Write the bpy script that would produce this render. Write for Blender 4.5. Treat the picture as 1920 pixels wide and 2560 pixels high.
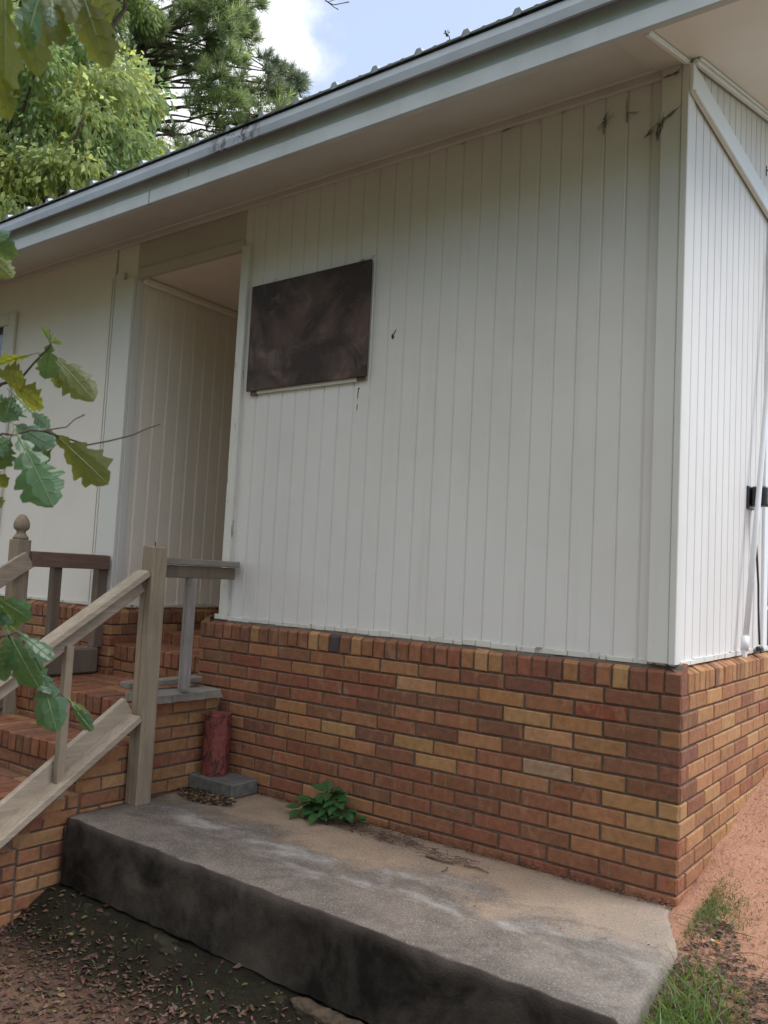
import bpy, math, random
from mathutils import Vector, Matrix, noise
R = math.radians
random.seed(7)
sc = bpy.context.scene
for o in list(bpy.data.objects): bpy.data.objects.remove(o)
col = sc.collection

# ---------------------------------------------------------------- camera, sky, sun, exposure
cam_d = bpy.data.cameras.new('camera'); cam = bpy.data.objects.new('camera', cam_d); col.objects.link(cam)
cam_d.sensor_fit = 'HORIZONTAL'; cam_d.sensor_width = 36.0; cam_d.lens = 39.117
cam_d.dof.use_dof = True; cam_d.dof.focus_distance = 4.1; cam_d.dof.aperture_fstop = 10.0
cam_d.clip_start = 0.05; cam_d.clip_end = 1500
CR = Vector((0.80296709, 0.59389037, 0.0503793)); CU = Vector((0.00444558, -0.09049105, 0.99588735)); CF = Vector((-0.59600678, 0.7994408, 0.07530152))
CP = Vector((1.17148847, -3.30081702, 0.28298343))
cam.matrix_world = Matrix(((CR.x, CU.x, -CF.x, CP.x), (CR.y, CU.y, -CF.y, CP.y), (CR.z, CU.z, -CF.z, CP.z), (0, 0, 0, 1)))
sc.camera = cam
SUN_EL, SUN_AZ = R(57), R(68)           # azimuth measured from +Y towards +X: a veiled sun off to the right, behind the front wall's plane
world = bpy.data.worlds.new('World'); sc.world = world; world.use_nodes = True
wn, wl = world.node_tree.nodes, world.node_tree.links
wn.clear()
w_out = wn.new('ShaderNodeOutputWorld'); w_bg = wn.new('ShaderNodeBackground'); w_bg.inputs['Strength'].default_value = 0.14
sky = wn.new('ShaderNodeTexSky'); sky.sky_type = 'NISHITA'; sky.sun_disc = False
sky.sun_elevation = SUN_EL; sky.sun_rotation = SUN_AZ; sky.air_density = 1.0; sky.dust_density = 1.0; sky.ozone_density = 1.0
w_tc = wn.new('ShaderNodeTexCoord')
w_nz = wn.new('ShaderNodeTexNoise'); w_nz.inputs['Scale'].default_value = 6.0; w_nz.inputs['Detail'].default_value = 9; w_nz.inputs['Roughness'].default_value = 0.58
wl.new(w_tc.outputs['Generated'], w_nz.inputs['Vector'])
w_nz2 = wn.new('ShaderNodeTexNoise'); w_nz2.inputs['Scale'].default_value = 17; w_nz2.inputs['Detail'].default_value = 8
wl.new(w_tc.outputs['Generated'], w_nz2.inputs['Vector'])
# the big cumulus stands round this direction of the sky
w_dot = wn.new('ShaderNodeVectorMath'); w_dot.operation = 'DOT_PRODUCT'; w_dot.inputs[1].default_value = Vector((-0.668, 0.53, 0.535)).normalized()
wl.new(w_tc.outputs['Generated'], w_dot.inputs[0])
w_m1 = wn.new('ShaderNodeMapRange'); w_m1.inputs[1].default_value = 0.985; w_m1.inputs[2].default_value = 0.999; w_m1.inputs[3].default_value = -0.45; w_m1.inputs[4].default_value = 0.55
wl.new(w_dot.outputs['Value'], w_m1.inputs[0])
w_add = wn.new('ShaderNodeMath'); w_add.operation = 'ADD'; wl.new(w_m1.outputs[0], w_add.inputs[0])
w_m2 = wn.new('ShaderNodeMath'); w_m2.operation = 'MULTIPLY_ADD'; w_m2.inputs[1].default_value = 1.5; w_m2.inputs[2].default_value = 0.0
wl.new(w_nz.outputs['Fac'], w_m2.inputs[0])
w_m4 = wn.new('ShaderNodeMath'); w_m4.operation = 'MULTIPLY_ADD'; w_m4.inputs[1].default_value = 0.9
wl.new(w_nz2.outputs['Fac'], w_m4.inputs[0]); wl.new(w_m2.outputs[0], w_m4.inputs[2])
# unseen cloud added behind the viewer, as high fill light for the front wall
w_sep = wn.new('ShaderNodeSeparateXYZ'); wl.new(w_tc.outputs['Generated'], w_sep.inputs[0])
w_back = wn.new('ShaderNodeMapRange'); w_back.inputs[1].default_value = 0.25; w_back.inputs[2].default_value = -0.35; w_back.inputs[3].default_value = 0.0; w_back.inputs[4].default_value = 0.80
wl.new(w_sep.outputs['Y'], w_back.inputs[0])
w_add2 = wn.new('ShaderNodeMath'); w_add2.operation = 'ADD'; wl.new(w_m4.outputs[0], w_add2.inputs[0])
w_hi = wn.new('ShaderNodeMapRange'); w_hi.inputs[1].default_value = 0.35; w_hi.inputs[2].default_value = 0.7; w_hi.inputs[3].default_value = 0.2; wl.new(w_sep.outputs['Z'], w_hi.inputs[0])
w_bm = wn.new('ShaderNodeMath'); w_bm.operation = 'MULTIPLY'; wl.new(w_back.outputs[0], w_bm.inputs[0]); wl.new(w_hi.outputs[0], w_bm.inputs[1]); wl.new(w_bm.outputs[0], w_add2.inputs[1])
wl.new(w_add2.outputs[0], w_add.inputs[1])
w_cl = wn.new('ShaderNodeMapRange'); w_cl.interpolation_type = 'SMOOTHSTEP'; w_cl.inputs[1].default_value = 1.12; w_cl.inputs[2].default_value = 1.62
wl.new(w_add.outputs[0], w_cl.inputs[0])
w_mix = wn.new('ShaderNodeMix'); w_mix.data_type = 'RGBA'; w_cc = wn.new('ShaderNodeMix'); w_cc.data_type = 'RGBA'; w_cc.inputs['A'].default_value = (5.0, 5.05, 5.2, 1); w_cc.inputs['B'].default_value = (8.6, 8.6, 8.8, 1)
wl.new(w_cl.outputs[0], w_mix.inputs['Factor'])
w_bk = wn.new('ShaderNodeMapRange'); w_bk.inputs[1].default_value = 0.2; w_bk.inputs[2].default_value = -0.3; wl.new(w_sep.outputs['Y'], w_bk.inputs[0]); wl.new(w_bk.outputs[0], w_cc.inputs['Factor']); wl.new(w_cc.outputs['Result'], w_mix.inputs['B'])  # the added clouds out of view also get a brighter colour
w_haze = wn.new('ShaderNodeMix'); w_haze.data_type = 'RGBA'; w_haze.inputs['Factor'].default_value = 0.5; w_haze.inputs['B'].default_value = (3.3, 3.65, 4.2, 1)
wl.new(sky.outputs[0], w_haze.inputs['A']); wl.new(w_haze.outputs['Result'], w_mix.inputs['A'])
wl.new(w_mix.outputs['Result'], w_bg.inputs['Color']); wl.new(w_bg.outputs[0], w_out.inputs['Surface'])
sun_d = bpy.data.lights.new('sun', 'SUN'); sun_d.energy = 1.5; sun_d.angle = R(28); sun_d.color = (1.0, 0.975, 0.935)
sun = bpy.data.objects.new('sun', sun_d); col.objects.link(sun)
sdir = Vector((math.sin(SUN_AZ) * math.cos(SUN_EL), math.cos(SUN_AZ) * math.cos(SUN_EL), math.sin(SUN_EL)))
sun.rotation_euler = sdir.to_track_quat('Z', 'Y').to_euler(); sun.location = (0, 0, 20)
sc.view_settings.view_transform = 'Standard'; sc.view_settings.look = 'None'; sc.view_settings.gamma = 1.0
sc.view_settings.exposure = 0.95
sc.view_settings.use_curve_mapping = False
sc.cycles.max_bounces = 8; sc.cycles.diffuse_bounces = 4; sc.cycles.transparent_max_bounces = 8

# ---------------------------------------------------------------- helpers
def tag(o, label=None, cat=None, group=None, kind=None):
    for k, v in (('label', label), ('category', cat), ('group', group), ('kind', kind)):
        if v: o[k] = v
    return o
def empty(name, loc=(0, 0, 0)):
    o = bpy.data.objects.new(name, None); o.location = loc; o.empty_display_size = 0.1; col.objects.link(o); return o
class MB:
    """collects shapes; build() links them as ONE mesh object"""
    def __init__(s): s.v = []; s.f = []; s.c = []; s.cur = (1, 1, 1, 1)
    def quad(s, *p):
        n = len(s.v); s.v += [tuple(q) for q in p]; s.f.append(tuple(range(n, n + len(p)))); s.c.append(s.cur)
    def add(s, vs, fs):
        n = len(s.v); s.v += [tuple(q) for q in vs]
        for f in fs: s.f.append(tuple(i + n for i in f)); s.c.append(s.cur)
    def box(s, x0, x1, y0, y1, z0, z1, b=0.0):
        s.obox(Vector(((x0 + x1) / 2, (y0 + y1) / 2, (z0 + z1) / 2)), Vector((1, 0, 0)), Vector((0, 1, 0)), Vector((0, 0, 1)), abs(x1 - x0) / 2, abs(y1 - y0) / 2, abs(z1 - z0) / 2, b)
    def obox(s, c, ax, ay, az, hx, hy, hz, b=0.0):
        """oriented box, edges chamfered by b"""
        b = min(b, hx * .8, hy * .8, hz * .8)
        if b <= 0:
            vs = [c + ax * sx * hx + ay * sy * hy + az * sz * hz for sx in (-1, 1) for sy in (-1, 1) for sz in (-1, 1)]
            s.add(vs, [(0, 1, 3, 2), (4, 6, 7, 5), (0, 4, 5, 1), (2, 3, 7, 6), (0, 2, 6, 4), (1, 5, 7, 3)]); return
        vs = []; idx = {}
        for sx in (-1, 1):
            for sy in (-1, 1):
                for sz in (-1, 1):
                    for k in range(3):
                        h = [hx - b, hy - b, hz - b]; h[k] += b
                        idx[(sx, sy, sz, k)] = len(vs); vs.append(c + ax * sx * h[0] + ay * sy * h[1] + az * sz * h[2])
        fs = []
        for k in range(3):
            i, j = [(1, 2), (2, 0), (0, 1)][k]
            for sg in (-1, 1):
                q = []
                for a, bb in ((-1, -1), (1, -1), (1, 1), (-1, 1)):
                    t = [0, 0, 0]; t[k] = sg; t[i] = a; t[j] = bb; q.append(idx[(*t, k)])
                fs.append(tuple(q if sg > 0 else q[::-1]))
        for k in range(3):      # edges parallel to axis k
            i, j = [(1, 2), (2, 0), (0, 1)][k]
            for a in (-1, 1):
                for bb in (-1, 1):
                    def id_(e, w):
                        t = [0, 0, 0]; t[k] = e; t[i] = a; t[j] = bb; return idx[(*t, w)]
                    q = (id_(-1, i), id_(1, i), id_(1, j), id_(-1, j)); fs.append(q if a * bb < 0 else q[::-1])
        for sx in (-1, 1):
            for sy in (-1, 1):
                for sz in (-1, 1):
                    q = tuple(idx[(sx, sy, sz, k)] for k in range(3)); fs.append(q if sx * sy * sz > 0 else q[::-1])
        s.add(vs, fs)
    def bar(s, p, q, w, h, up=(0, 0, 1), b=0.003, ext=0.0):
        """rectangular bar from p to q; w across, h along up"""
        p, q = Vector(p), Vector(q); a = (q - p).normalized(); up = Vector(up); x = a.cross(up).normalized(); z = x.cross(a).normalized()
        s.obox((p + q) / 2, x, a, z, w / 2, (q - p).length / 2 + ext, h / 2, b)
    def tube(s, pts, rad, n=8, cap=True):
        pts = [Vector(p) for p in pts]; rs = rad if isinstance(rad, (list, tuple)) else [rad] * len(pts)
        prev = None; base = len(s.v); vs = []; fs = []
        for i, p in enumerate(pts):
            d = (pts[min(i + 1, len(pts) - 1)] - pts[max(i - 1, 0)]).normalized()
            if prev is None: prev = d.orthogonal().normalized()
            x = (prev - d * prev.dot(d)).normalized(); prev = x; y = d.cross(x)
            for k in range(n):
                a = 2 * math.pi * k / n; vs.append(p + (x * math.cos(a) + y * math.sin(a)) * rs[i])
        for i in range(len(pts) - 1):
            for k in range(n):
                fs.append((i * n + k, i * n + (k + 1) % n, (i + 1) * n + (k + 1) % n, (i + 1) * n + k))
        if cap: fs.append(tuple(range(n))[::-1]); fs.append(tuple((len(pts) - 1) * n + k for k in range(n)))
        s.add(vs, fs)
    def lathe(s, c, prof, n=24, ax=Vector((0, 0, 1)), sq=0):
        c = Vector(c); vs = []; fs = []
        for z, r in prof:
            for k in range(n):
                a = 2 * math.pi * k / n; vs.append(c + Vector((math.cos(a) * r, math.sin(a) * r, z)))
        for i in range(len(prof) - 1):
            for k in range(n): fs.append((i * n + k, i * n + (k + 1) % n, (i + 1) * n + (k + 1) % n, (i + 1) * n + k))
        fs.append(tuple(range(n))[::-1]); fs.append(tuple((len(prof) - 1) * n + k for k in range(n)))
        s.add(vs, fs)
    def build(s, name, mat, parent=None, smooth=False, kind=None):
        me = bpy.data.meshes.new(name); me.from_pydata(s.v, [], s.f)
        ca = me.color_attributes.new('tone', 'FLOAT_COLOR', 'CORNER'); buf = []
        for f, c in zip(s.f, s.c): buf += list(c) * len(f)
        ca.data.foreach_set('color', buf)
        if smooth: me.polygons.foreach_set('use_smooth', [True] * len(me.polygons))
        me.materials.append(mat); me.update()
        o = bpy.data.objects.new(name, me); col.objects.link(o)
        if parent:
            o.parent = parent; w = Vector((0, 0, 0)); q = parent
            while q: w += Vector(q.location); q = q.parent
            o.location = -w
        if kind: o['kind'] = kind
        return o
# ---- materials
class NT:
    def __init__(s, name):
        s.m = bpy.data.materials.new(name); s.m.use_nodes = True; s.t = s.m.node_tree; s.n = s.t.nodes; s.l = s.t.links
        s.b = s.n['Principled BSDF']; s.tc = s.n.new('ShaderNodeTexCoord'); s.obj = s.tc.outputs['Object']
    def mapping(s, scale, rot=(0, 0, 0)):
        m = s.n.new('ShaderNodeMapping'); m.inputs['Scale'].default_value = scale; m.inputs['Rotation'].default_value = rot; s.l.new(s.obj, m.inputs[0]); return m.outputs[0]
    def noise(s, scale, det=6, rough=.55, vec=None, dist=0):
        n = s.n.new('ShaderNodeTexNoise'); n.inputs['Scale'].default_value = scale; n.inputs['Detail'].default_value = det; n.inputs['Roughness'].default_value = rough; n.inputs['Distortion'].default_value = dist
        s.l.new(vec or s.obj, n.inputs['Vector']); return n.outputs['Fac']
    def vor(s, scale, vec=None, feat='F1'):
        n = s.n.new('ShaderNodeTexVoronoi'); n.feature = feat; n.inputs['Scale'].default_value = scale; s.l.new(vec or s.obj, n.inputs['Vector']); return n.outputs['Distance']
    def rng(s, fac, a, b, c=0., d=1., smooth=False):
        m = s.n.new('ShaderNodeMapRange'); m.inputs[1].default_value = a; m.inputs[2].default_value = b; m.inputs[3].default_value = c; m.inputs[4].default_value = d
        if smooth: m.interpolation_type = 'SMOOTHSTEP'
        s.l.new(fac, m.inputs[0]); return m.outputs[0]
    def mth(s, op, a, b=None):
        m = s.n.new('ShaderNodeMath'); m.operation = op
        for i, x in enumerate((a, b)):
            if x is None: continue
            if isinstance(x, (int, float)): m.inputs[i].default_value = x
            else: s.l.new(x, m.inputs[i])
        return m.outputs[0]
    def mix(s, fac, a, b, mode='MIX'):
        m = s.n.new('ShaderNodeMix'); m.data_type = 'RGBA'; m.blend_type = mode
        for k, x in (('Factor', fac), ('A', a), ('B', b)):
            if isinstance(x, (int, float)): m.inputs[k].default_value = x
            elif isinstance(x, tuple): m.inputs[k].default_value = x if len(x) == 4 else (*x, 1)
            else: s.l.new(x, m.inputs[k])
        return m.outputs['Result']
    def attr(s):
        a = s.n.new('ShaderNodeAttribute'); a.attribute_name = 'tone'; return a.outputs['Color']
    def xyz(s, vec=None):
        x = s.n.new('ShaderNodeSeparateXYZ'); s.l.new(vec or s.obj, x.inputs[0]); return x.outputs
    def fin(s, color, rough=.7, bump=None, bd=.004, spec=.3, bs=1.0):
        if isinstance(color, tuple): s.b.inputs['Base Color'].default_value = (*color[:3], 1)
        else: s.l.new(color, s.b.inputs['Base Color'])
        if isinstance(rough, (int, float)): s.b.inputs['Roughness'].default_value = rough
        else: s.l.new(rough, s.b.inputs['Roughness'])
        s.b.inputs['Specular IOR Level'].default_value = spec
        if bump is not None:
            b = s.n.new('ShaderNodeBump'); b.inputs['Distance'].default_value = bd; b.inputs['Strength'].default_value = bs; s.l.new(bump, b.inputs['Height']); s.l.new(b.outputs[0], s.b.inputs['Normal'])
        return s.m

def m_paint(name, base, dirt=(.27, .235, .21), dirt_amt=.35, rough=.55, grain=True, peel=0.0, worn=(.20, .16, .12), scale=1.):
    t = NT(name)
    big = t.noise(1.3 * scale, 5, .6); fine = t.noise(38, 6, .6, t.mapping((1, 1, .12)) if grain else None)
    c = t.mix(t.rng(big, .35, .75, 0, dirt_amt, True), base, tuple(base[i] * .72 + dirt[i] * .28 for i in range(3)))
    streak = t.noise(9, 4, .6, t.mapping((1, 1, .05)))
    c = t.mix(t.rng(streak, .58, .8, 0, dirt_amt * .6), c, tuple(base[i] * .55 + dirt[i] * .45 for i in range(3)))
    spk = t.vor(26); c = t.mix(t.rng(spk, .02, .045, .5 * dirt_amt, 0), c, (.12, .10, .08))
    if peel > 0:
        p = t.noise(14, 8, .7, t.mapping((1.6, 1.6, .35)), .4); k = t.rng(p, 1 - peel, 1 - peel + .03)
        c = t.mix(k, c, worn)
        fine = t.mth('SUBTRACT', t.mth('MULTIPLY', fine, .25), t.mth('MULTIPLY', k, .8))
    return t.fin(c, rough, fine, .0012 if peel == 0 else .002, .35)
def m_simple(name, a, b, sc_=12, rough=.85, bd=.003, spec=.25, det=6, scale=(1, 1, 1)):
    t = NT(name); n = t.noise(sc_, det, .62, t.mapping(scale)); return t.fin(t.mix(t.rng(n, .32, .68), a, b), rough, n, bd, spec)
WHITE = (.70, .672, .655)
M = {}
M['siding'] = m_paint('siding paint', WHITE, dirt_amt=.55)
M['trim'] = m_paint('trim paint', (.68, .665, .63), peel=.33, dirt_amt=.5)
M['trim_clean'] = m_paint('smooth trim paint', (.75, .765, .78), dirt_amt=.25)
M['rake'] = m_paint('bounce-lit rake soffit', (.82, .80, .77), dirt_amt=.3, grain=False)  # paler than the eave soffit: ground bounce light put into the paint
M['leaf_rib'] = m_simple('leaf midrib', (.17, .22, .09), (.12, .17, .07), 60, .5, .0002)
M['recess'] = m_paint('warm recess paint', (.82, .74, .65), dirt_amt=.35)
M['header'] = m_paint('eave-shaded header', (.50, .45, .405), dirt_amt=.5)  # darker than the wall paint: eave shade put into the colour
M['peeling'] = m_paint('peeling paint', (.66, .64, .59), peel=.40, dirt_amt=.7, worn=(.30, .25, .19))
M['soffit'] = m_paint('soffit paint', (.62, .60, .58), dirt_amt=.6, grain=False, scale=1.6)
M['fascia'] = m_paint('fascia paint', (.57, .605, .64), dirt=(.12, .12, .10), dirt_amt=.8, scale=2)
M['plain'] = m_paint('plain panel paint', (.78, .72, .665), dirt_amt=.4, grain=False)
def m_metal():
    t = NT('galvanised roof metal'); n = t.noise(2.6, 6, .6); n2 = t.noise(14, 6, .65)
    c = t.mix(t.rng(n, .35, .7), (.42, .455, .50), (.32, .345, .38)); c = t.mix(t.rng(n2, .66, .76, 0, .7), c, (.10, .105, .10))
    x, y, z = t.xyz(); rp_ = t.mth('MULTIPLY', t.rng(x, -2.15, -2.0, 0, 1, True), t.rng(x, -1.85, -1.65, 1, 0, True)); rs = t.noise(24, 6, .7); c = t.mix(t.mth('MULTIPLY', rp_, t.rng(rs, .48, .60)), c, (.065, .05, .042))
    t.b.inputs['Metallic'].default_value = .2
    return t.fin(c, .48, n2, .001)
M['metal'] = m_metal()
def m_brick():
    t = NT('fired brick'); a = t.attr()
    n = t.noise(30, 7, .62); n2 = t.noise(150, 4, .7); n3 = t.noise(8, 5, .6)
    c = t.mix(1.0, a, t.mix(t.rng(n, .3, .75), (1.15, 1.12, 1.05), (.72, .68, .66)), 'MULTIPLY')
    fl = t.noise(5, 5, .6, t.mapping((3.4, 3.4, 1.2)), 1.2); c = t.mix(t.rng(fl, .54, .66, 0, .42), c, (.36, .20, .105)); fd = t.noise(4.3, 5, .65, t.mapping((1, 1, 2.2)), .8); c = t.mix(t.rng(fd, .55, .75, 0, .35), c, (.12, .062, .042))
    c = t.mix(t.rng(n2, .64, .70, 0, .55), c, (.035, .028, .025))                      # pits and iron spots
    c = t.mix(t.rng(n3, .60, .78, 0, .32), c, (.42, .34, .26))                         # pale lime bloom
    return t.fin(c, .82, t.mth('ADD', n, t.mth('MULTIPLY', n2, .6)), .004, .25)
M['brick'] = m_brick()
def m_mortar():
    t = NT('mortar'); n = t.noise(60, 6, .7); n2 = t.noise(3, 4)
    c = t.mix(t.rng(n, .3, .7), (.10, .075, .062), (.20, .16, .13)); c = t.mix(t.rng(n2, .4, .7, 0, .5), c, (.05, .038, .034))
    return t.fin(c, .95, n, .006, .1)
M['mortar'] = m_mortar()
def m_wood(name, a, b, ax='y', gap=(.10, .085, .07), stain=None):
    t = NT(name); sc_ = {'y': (22, 1.6, 22), 'x': (1.6, 22, 22), 'z': (22, 22, 1.6)}[ax]
    v = t.mapping(sc_); n = t.noise(1.7, 7, .62, v, .5); f = t.noise(5.5, 6, .65, v)
    c = t.mix(t.rng(n, .3, .7), a, b); c = t.mix(t.rng(f, .60, .72, 0, .75), c, gap)
    bg = t.noise(3.5, 4); c = t.mix(t.rng(bg, .45, .75, 0, .5), c, stain or tuple(x * .6 for x in b))
    return t.fin(c, .85, t.mth('ADD', n, t.mth('MULTIPLY', f, .8)), .003, .2)
M['wood_z'] = m_wood('weathered wood upright', (.36, .29, .21), (.25, .195, .14), 'z')
M['wood_y'] = m_wood('weathered wood rail', (.44, .36, .28), (.31, .25, .19), 'y')
M['wood_red'] = m_wood('reddish weathered wood', (.25, .155, .115), (.165, .10, .078), 'y')
M['wood_dark'] = m_wood('dark old wood', (.22, .165, .125), (.14, .11, .085), 'z')
M['plank'] = m_wood('grey weathered plank', (.33, .30, .26), (.20, .175, .15), 'y')
M['wood_gray'] = m_wood('pale grey wood', (.34, .30, .285), (.23, .20, .185), 'z')
def m_concrete():
    t = NT('stained slab concrete'); x, y, z = t.xyz()
    n = t.noise(2.2, 7, .62, None, .35); n2 = t.noise(7, 7, .65); fine = t.noise(130, 5, .8); sp = t.vor(75)
    yy = t.mth('ADD', y, t.mth('MULTIPLY', t.mth('SUBTRACT', n, .5), .75))
    xx = t.mth('ADD', x, t.mth('MULTIPLY', n2, .5))
    grey = t.mix(t.rng(n2, .3, .7), (.125, .102, .086), (.23, .190, .160))
    tan = t.mix(t.rng(n2, .35, .7), (.36, .26, .18), (.26, .19, .14))
    c = t.mix(t.rng(yy, -.56, -.42, 0, 1, True), grey, tan)                             # clay washed off the wall
    c = t.mix(t.rng(xx, -.25, .60, 0, .5, True), c, (.36, .315, .27))                  # lightened towards the open end: light coming round the corner, painted in
    band = t.mth('MULTIPLY', t.rng(yy, -.76, -.62, 0, 1, True), t.rng(yy, -.56, -.46, 1, 0, True))
    wp = t.noise(5, 6, .6, t.mapping((.7, 1.6, 1)))
    c = t.mix(t.mth('MULTIPLY', band, t.rng(wp, .47, .66, 0, .85)), c, (.43, .40, .375))   # worn pale patches
    dk = t.noise(1.6, 7, .7, t.mapping((1, 1.5, 1)), .6); c = t.mix(t.mth('MULTIPLY', t.rng(dk, .48, .62, 0, .5, True), t.rng(yy, -.45, -.36, 1, 0, True)), c, (.075, .064, .060))
    c = t.mix(t.rng(fine, .54, .68, 0, .7), c, (.50, .45, .40)); c = t.mix(t.rng(fine, .46, .32, 0, .65), c, (.05, .042, .037)); c = t.mix(t.rng(sp, .0, .16, .5, 0), c, (.06, .05, .045))
    # side faces: black algae with paler run marks
    runs = t.noise(7, 5, .6, t.mapping((1.6, 1, .12))); big = t.noise(3.2, 7, .68, None, .4); mossy = t.mix(t.rng(runs, .64, .80, 0, .8), t.mix(t.rng(big, .40, .66), (.017, .014, .011), (.098, .080, .065)), (.10, .08, .072)); zt_ = t.rng(t.mth('ADD', z, t.mth('MULTIPLY', n2, .05)), -.93, -.885, 0, .55); mossy = t.mix(zt_, mossy, (.085, .066, .058))
    ge = t.n.new('ShaderNodeNewGeometry'); gx = t.xyz(ge.outputs['Normal'])
    side = t.rng(t.mth('ADD', gx[1], t.mth('MULTIPLY', t.mth('SUBTRACT', n2, .5), .25)), -.75, -.35, 1, 0, True)
    c = t.mix(side, c, mossy)
    return t.fin(c, .9, t.mth('ADD', fine, t.mth('MULTIPLY', n2, 1.4)), .005, .2)
M['slab'] = m_concrete()
M['block'] = m_simple('grey cast block', (.17, .165, .15), (.105, .10, .092), 22)
M['footing'] = m_simple('rough mossy footing concrete', (.050, .045, .028), (.022, .020, .014), 9, .95, .02)
M['footing_tan'] = m_simple('bare footing concrete', (.15, .105, .07), (.05, .04, .028), 16, .95, .02)
def m_red():
    t = NT('flaking red paint'); n = t.noise(34, 8, .7, t.mapping((1, 1, .55)), .6); n2 = t.noise(90, 4)
    c = t.mix(t.rng(n, .50, .56), (.22, .060, .050), (.075, .030, .028)); c = t.mix(t.rng(n2, .62, .7, 0, .5), c, (.30, .10, .08))
    return t.fin(c, .7, n, .006, .25)
M['red'] = m_red()
def m_board():
    t = NT('stained dark plywood'); n = t.noise(3.1, 6, .6, None, .6); n2 = t.noise(7, 7, .62, None, .8); f = t.noise(60, 4, .6, t.mapping((.1, 1, 1)))
    c = t.mix(t.rng(n, .42, .62), (.036, .020, .016), (.105, .060, .050)); c = t.mix(t.rng(n2, .52, .72, 0, .7), c, (.20, .145, .13))
    d = t.vor(15); c = t.mix(t.rng(d, .008, .02, .8, 0), c, (.30, .26, .24)); g = t.vor(23); c = t.mix(t.rng(g, .01, .05, .9, 0), c, (.010, .008, .008))
    return t.fin(c, .62, f, .0012, .35)
M['board'] = m_board()
def m_ground():
    t = NT('red clay and litter ground'); x, y, z = t.xyz(); n = t.noise(1.4, 7, .6); n2 = t.noise(9, 7, .65); f = t.noise(70, 6, .7); g = t.noise(.35, 4)
    clay = t.mix(t.rng(n2, .3, .7), (.60, .33, .22), (.50, .255, .165)); clay = t.mix(t.rng(f, .58, .72, 0, .6), clay, (.27, .15, .10))
    litter = t.mix(t.rng(f, .35, .65), (.19, .105, .072), (.27, .165, .115)); litter = t.mix(t.rng(n2, .5, .7, 0, .7), litter, (.075, .055, .042))
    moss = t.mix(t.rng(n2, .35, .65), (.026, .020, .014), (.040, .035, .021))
    # litter between slab and clay on the right, leaf mould in front
    k = t.mth('ADD', t.mth('ADD', x, t.mth('MULTIPLY', y, -.55)), t.mth('MULTIPLY', n, -.9))
    right = t.mth('MULTIPLY', t.rng(x, -.2, .25, 0, 1, True), t.rng(t.mth('ADD', t.mth('ADD', y, t.mth('MULTIPLY', x, .35)), t.mth('MULTIPLY', n, .6)), -.25, .22, 0, 1, True))
    c = t.mix(right, litter, clay)
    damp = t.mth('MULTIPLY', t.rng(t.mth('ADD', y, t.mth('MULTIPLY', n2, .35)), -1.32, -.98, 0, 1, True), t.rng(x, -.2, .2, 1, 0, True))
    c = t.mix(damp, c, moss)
    far = t.rng(y, 4, 7, 0, 1, True); grass = t.mix(t.rng(g, .3, .7), (.085, .15, .035), (.055, .10, .028)); c = t.mix(far, c, grass)
    c = t.mix(t.rng(t.mth('ADD', x, t.mth('MULTIPLY', n, 1.2)), 1.9, 2.9, 0, 1, True), c, t.mix(t.rng(f, .35, .65), (.16, .15, .09), (.10, .13, .05))); c = t.mix(t.rng(x, -9, -6, 1, 0, True), c, t.mix(t.rng(n2, .4, .6), grass, litter)); c = t.mix(t.rng(y, -14, -9, 1, 0, True), c, grass)
    return t.fin(c, .95, t.mth('ADD', f, n2), .02, .15)
M['ground'] = m_ground()
def m_leaf(name, top, under, trans, rough=.45, tw=.45, attr=False, spec=.5):
    t = NT(name); n = t.noise(6 if attr else 45, 4); a = t.attr()
    base = t.mix(t.rng(n, .3, .7), top, tuple(x * .62 for x in top)); base = t.mix(1.0, base, a, 'MULTIPLY')
    ge = t.n.new('ShaderNodeNewGeometry'); base = t.mix(t.mth('MULTIPLY', ge.outputs['Backfacing'], .6), base, under)
    t.fin(base, rough, None, spec=spec)
    tr = t.n.new('ShaderNodeBsdfTranslucent'); tcol = t.mix(1.0, a, trans, 'MULTIPLY'); t.l.new(tcol, tr.inputs['Color'])
    ms = t.n.new('ShaderNodeMixShader'); ms.inputs[0].default_value = tw
    t.l.new(t.b.outputs[0], ms.inputs[1]); t.l.new(tr.outputs[0], ms.inputs[2]); t.l.new(ms.outputs[0], t.n['Material Output'].inputs['Surface'])
    return t.m
M['oak_leaf'] = m_leaf('oak leaf', (.050, .125, .060), (.10, .15, .09), (.22, .30, .05), .38, .33)
M['oak_under'] = m_leaf('oak leaf seen from below', (.085, .11, .030), (.07, .09, .03), (.34, .34, .04), .5, .5)
M['crown'] = m_leaf('broadleaf crown', (.22, .28, .12), (.21, .26, .13), (.56, .64, .24), .42, .52, True)
M['needle'] = m_leaf('pine needles', (.19, .25, .145), (.17, .22, .13), (.46, .56, .26), .5, .5, True)
M['weed'] = m_leaf('weed leaf', (.030, .115, .030), (.05, .12, .04), (.10, .25, .04), .4, .25)
M['grass'] = m_leaf('grass blade', (.075, .16, .035), (.09, .17, .05), (.20, .32, .05), .5, .35)
M['litter'] = m_leaf('dead leaves', (1., 1., 1.), (.16, .10, .07), (.22, .12, .07), .8, .12, False, .2)
M['bark'] = m_simple('bark', (.115, .085, .062), (.05, .038, .030), 9, .95, .02, .1, 8, (1, 1, .25))
M['twig'] = m_simple('twig bark', (.13, .085, .065), (.07, .048, .04), 60, .9, .001)
M['stick'] = m_simple('dry sticks', (.19, .12, .09), (.10, .065, .05), 30, .9, .001)
M['pvc'] = m_simple('white plastic pipe', (.74, .75, .77), (.68, .69, .71), 4, .35, .0004, .5)
M['black'] = m_simple('black plastic', (.022, .023, .027), (.035, .036, .04), 14, .4, .0006, .5)
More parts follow.
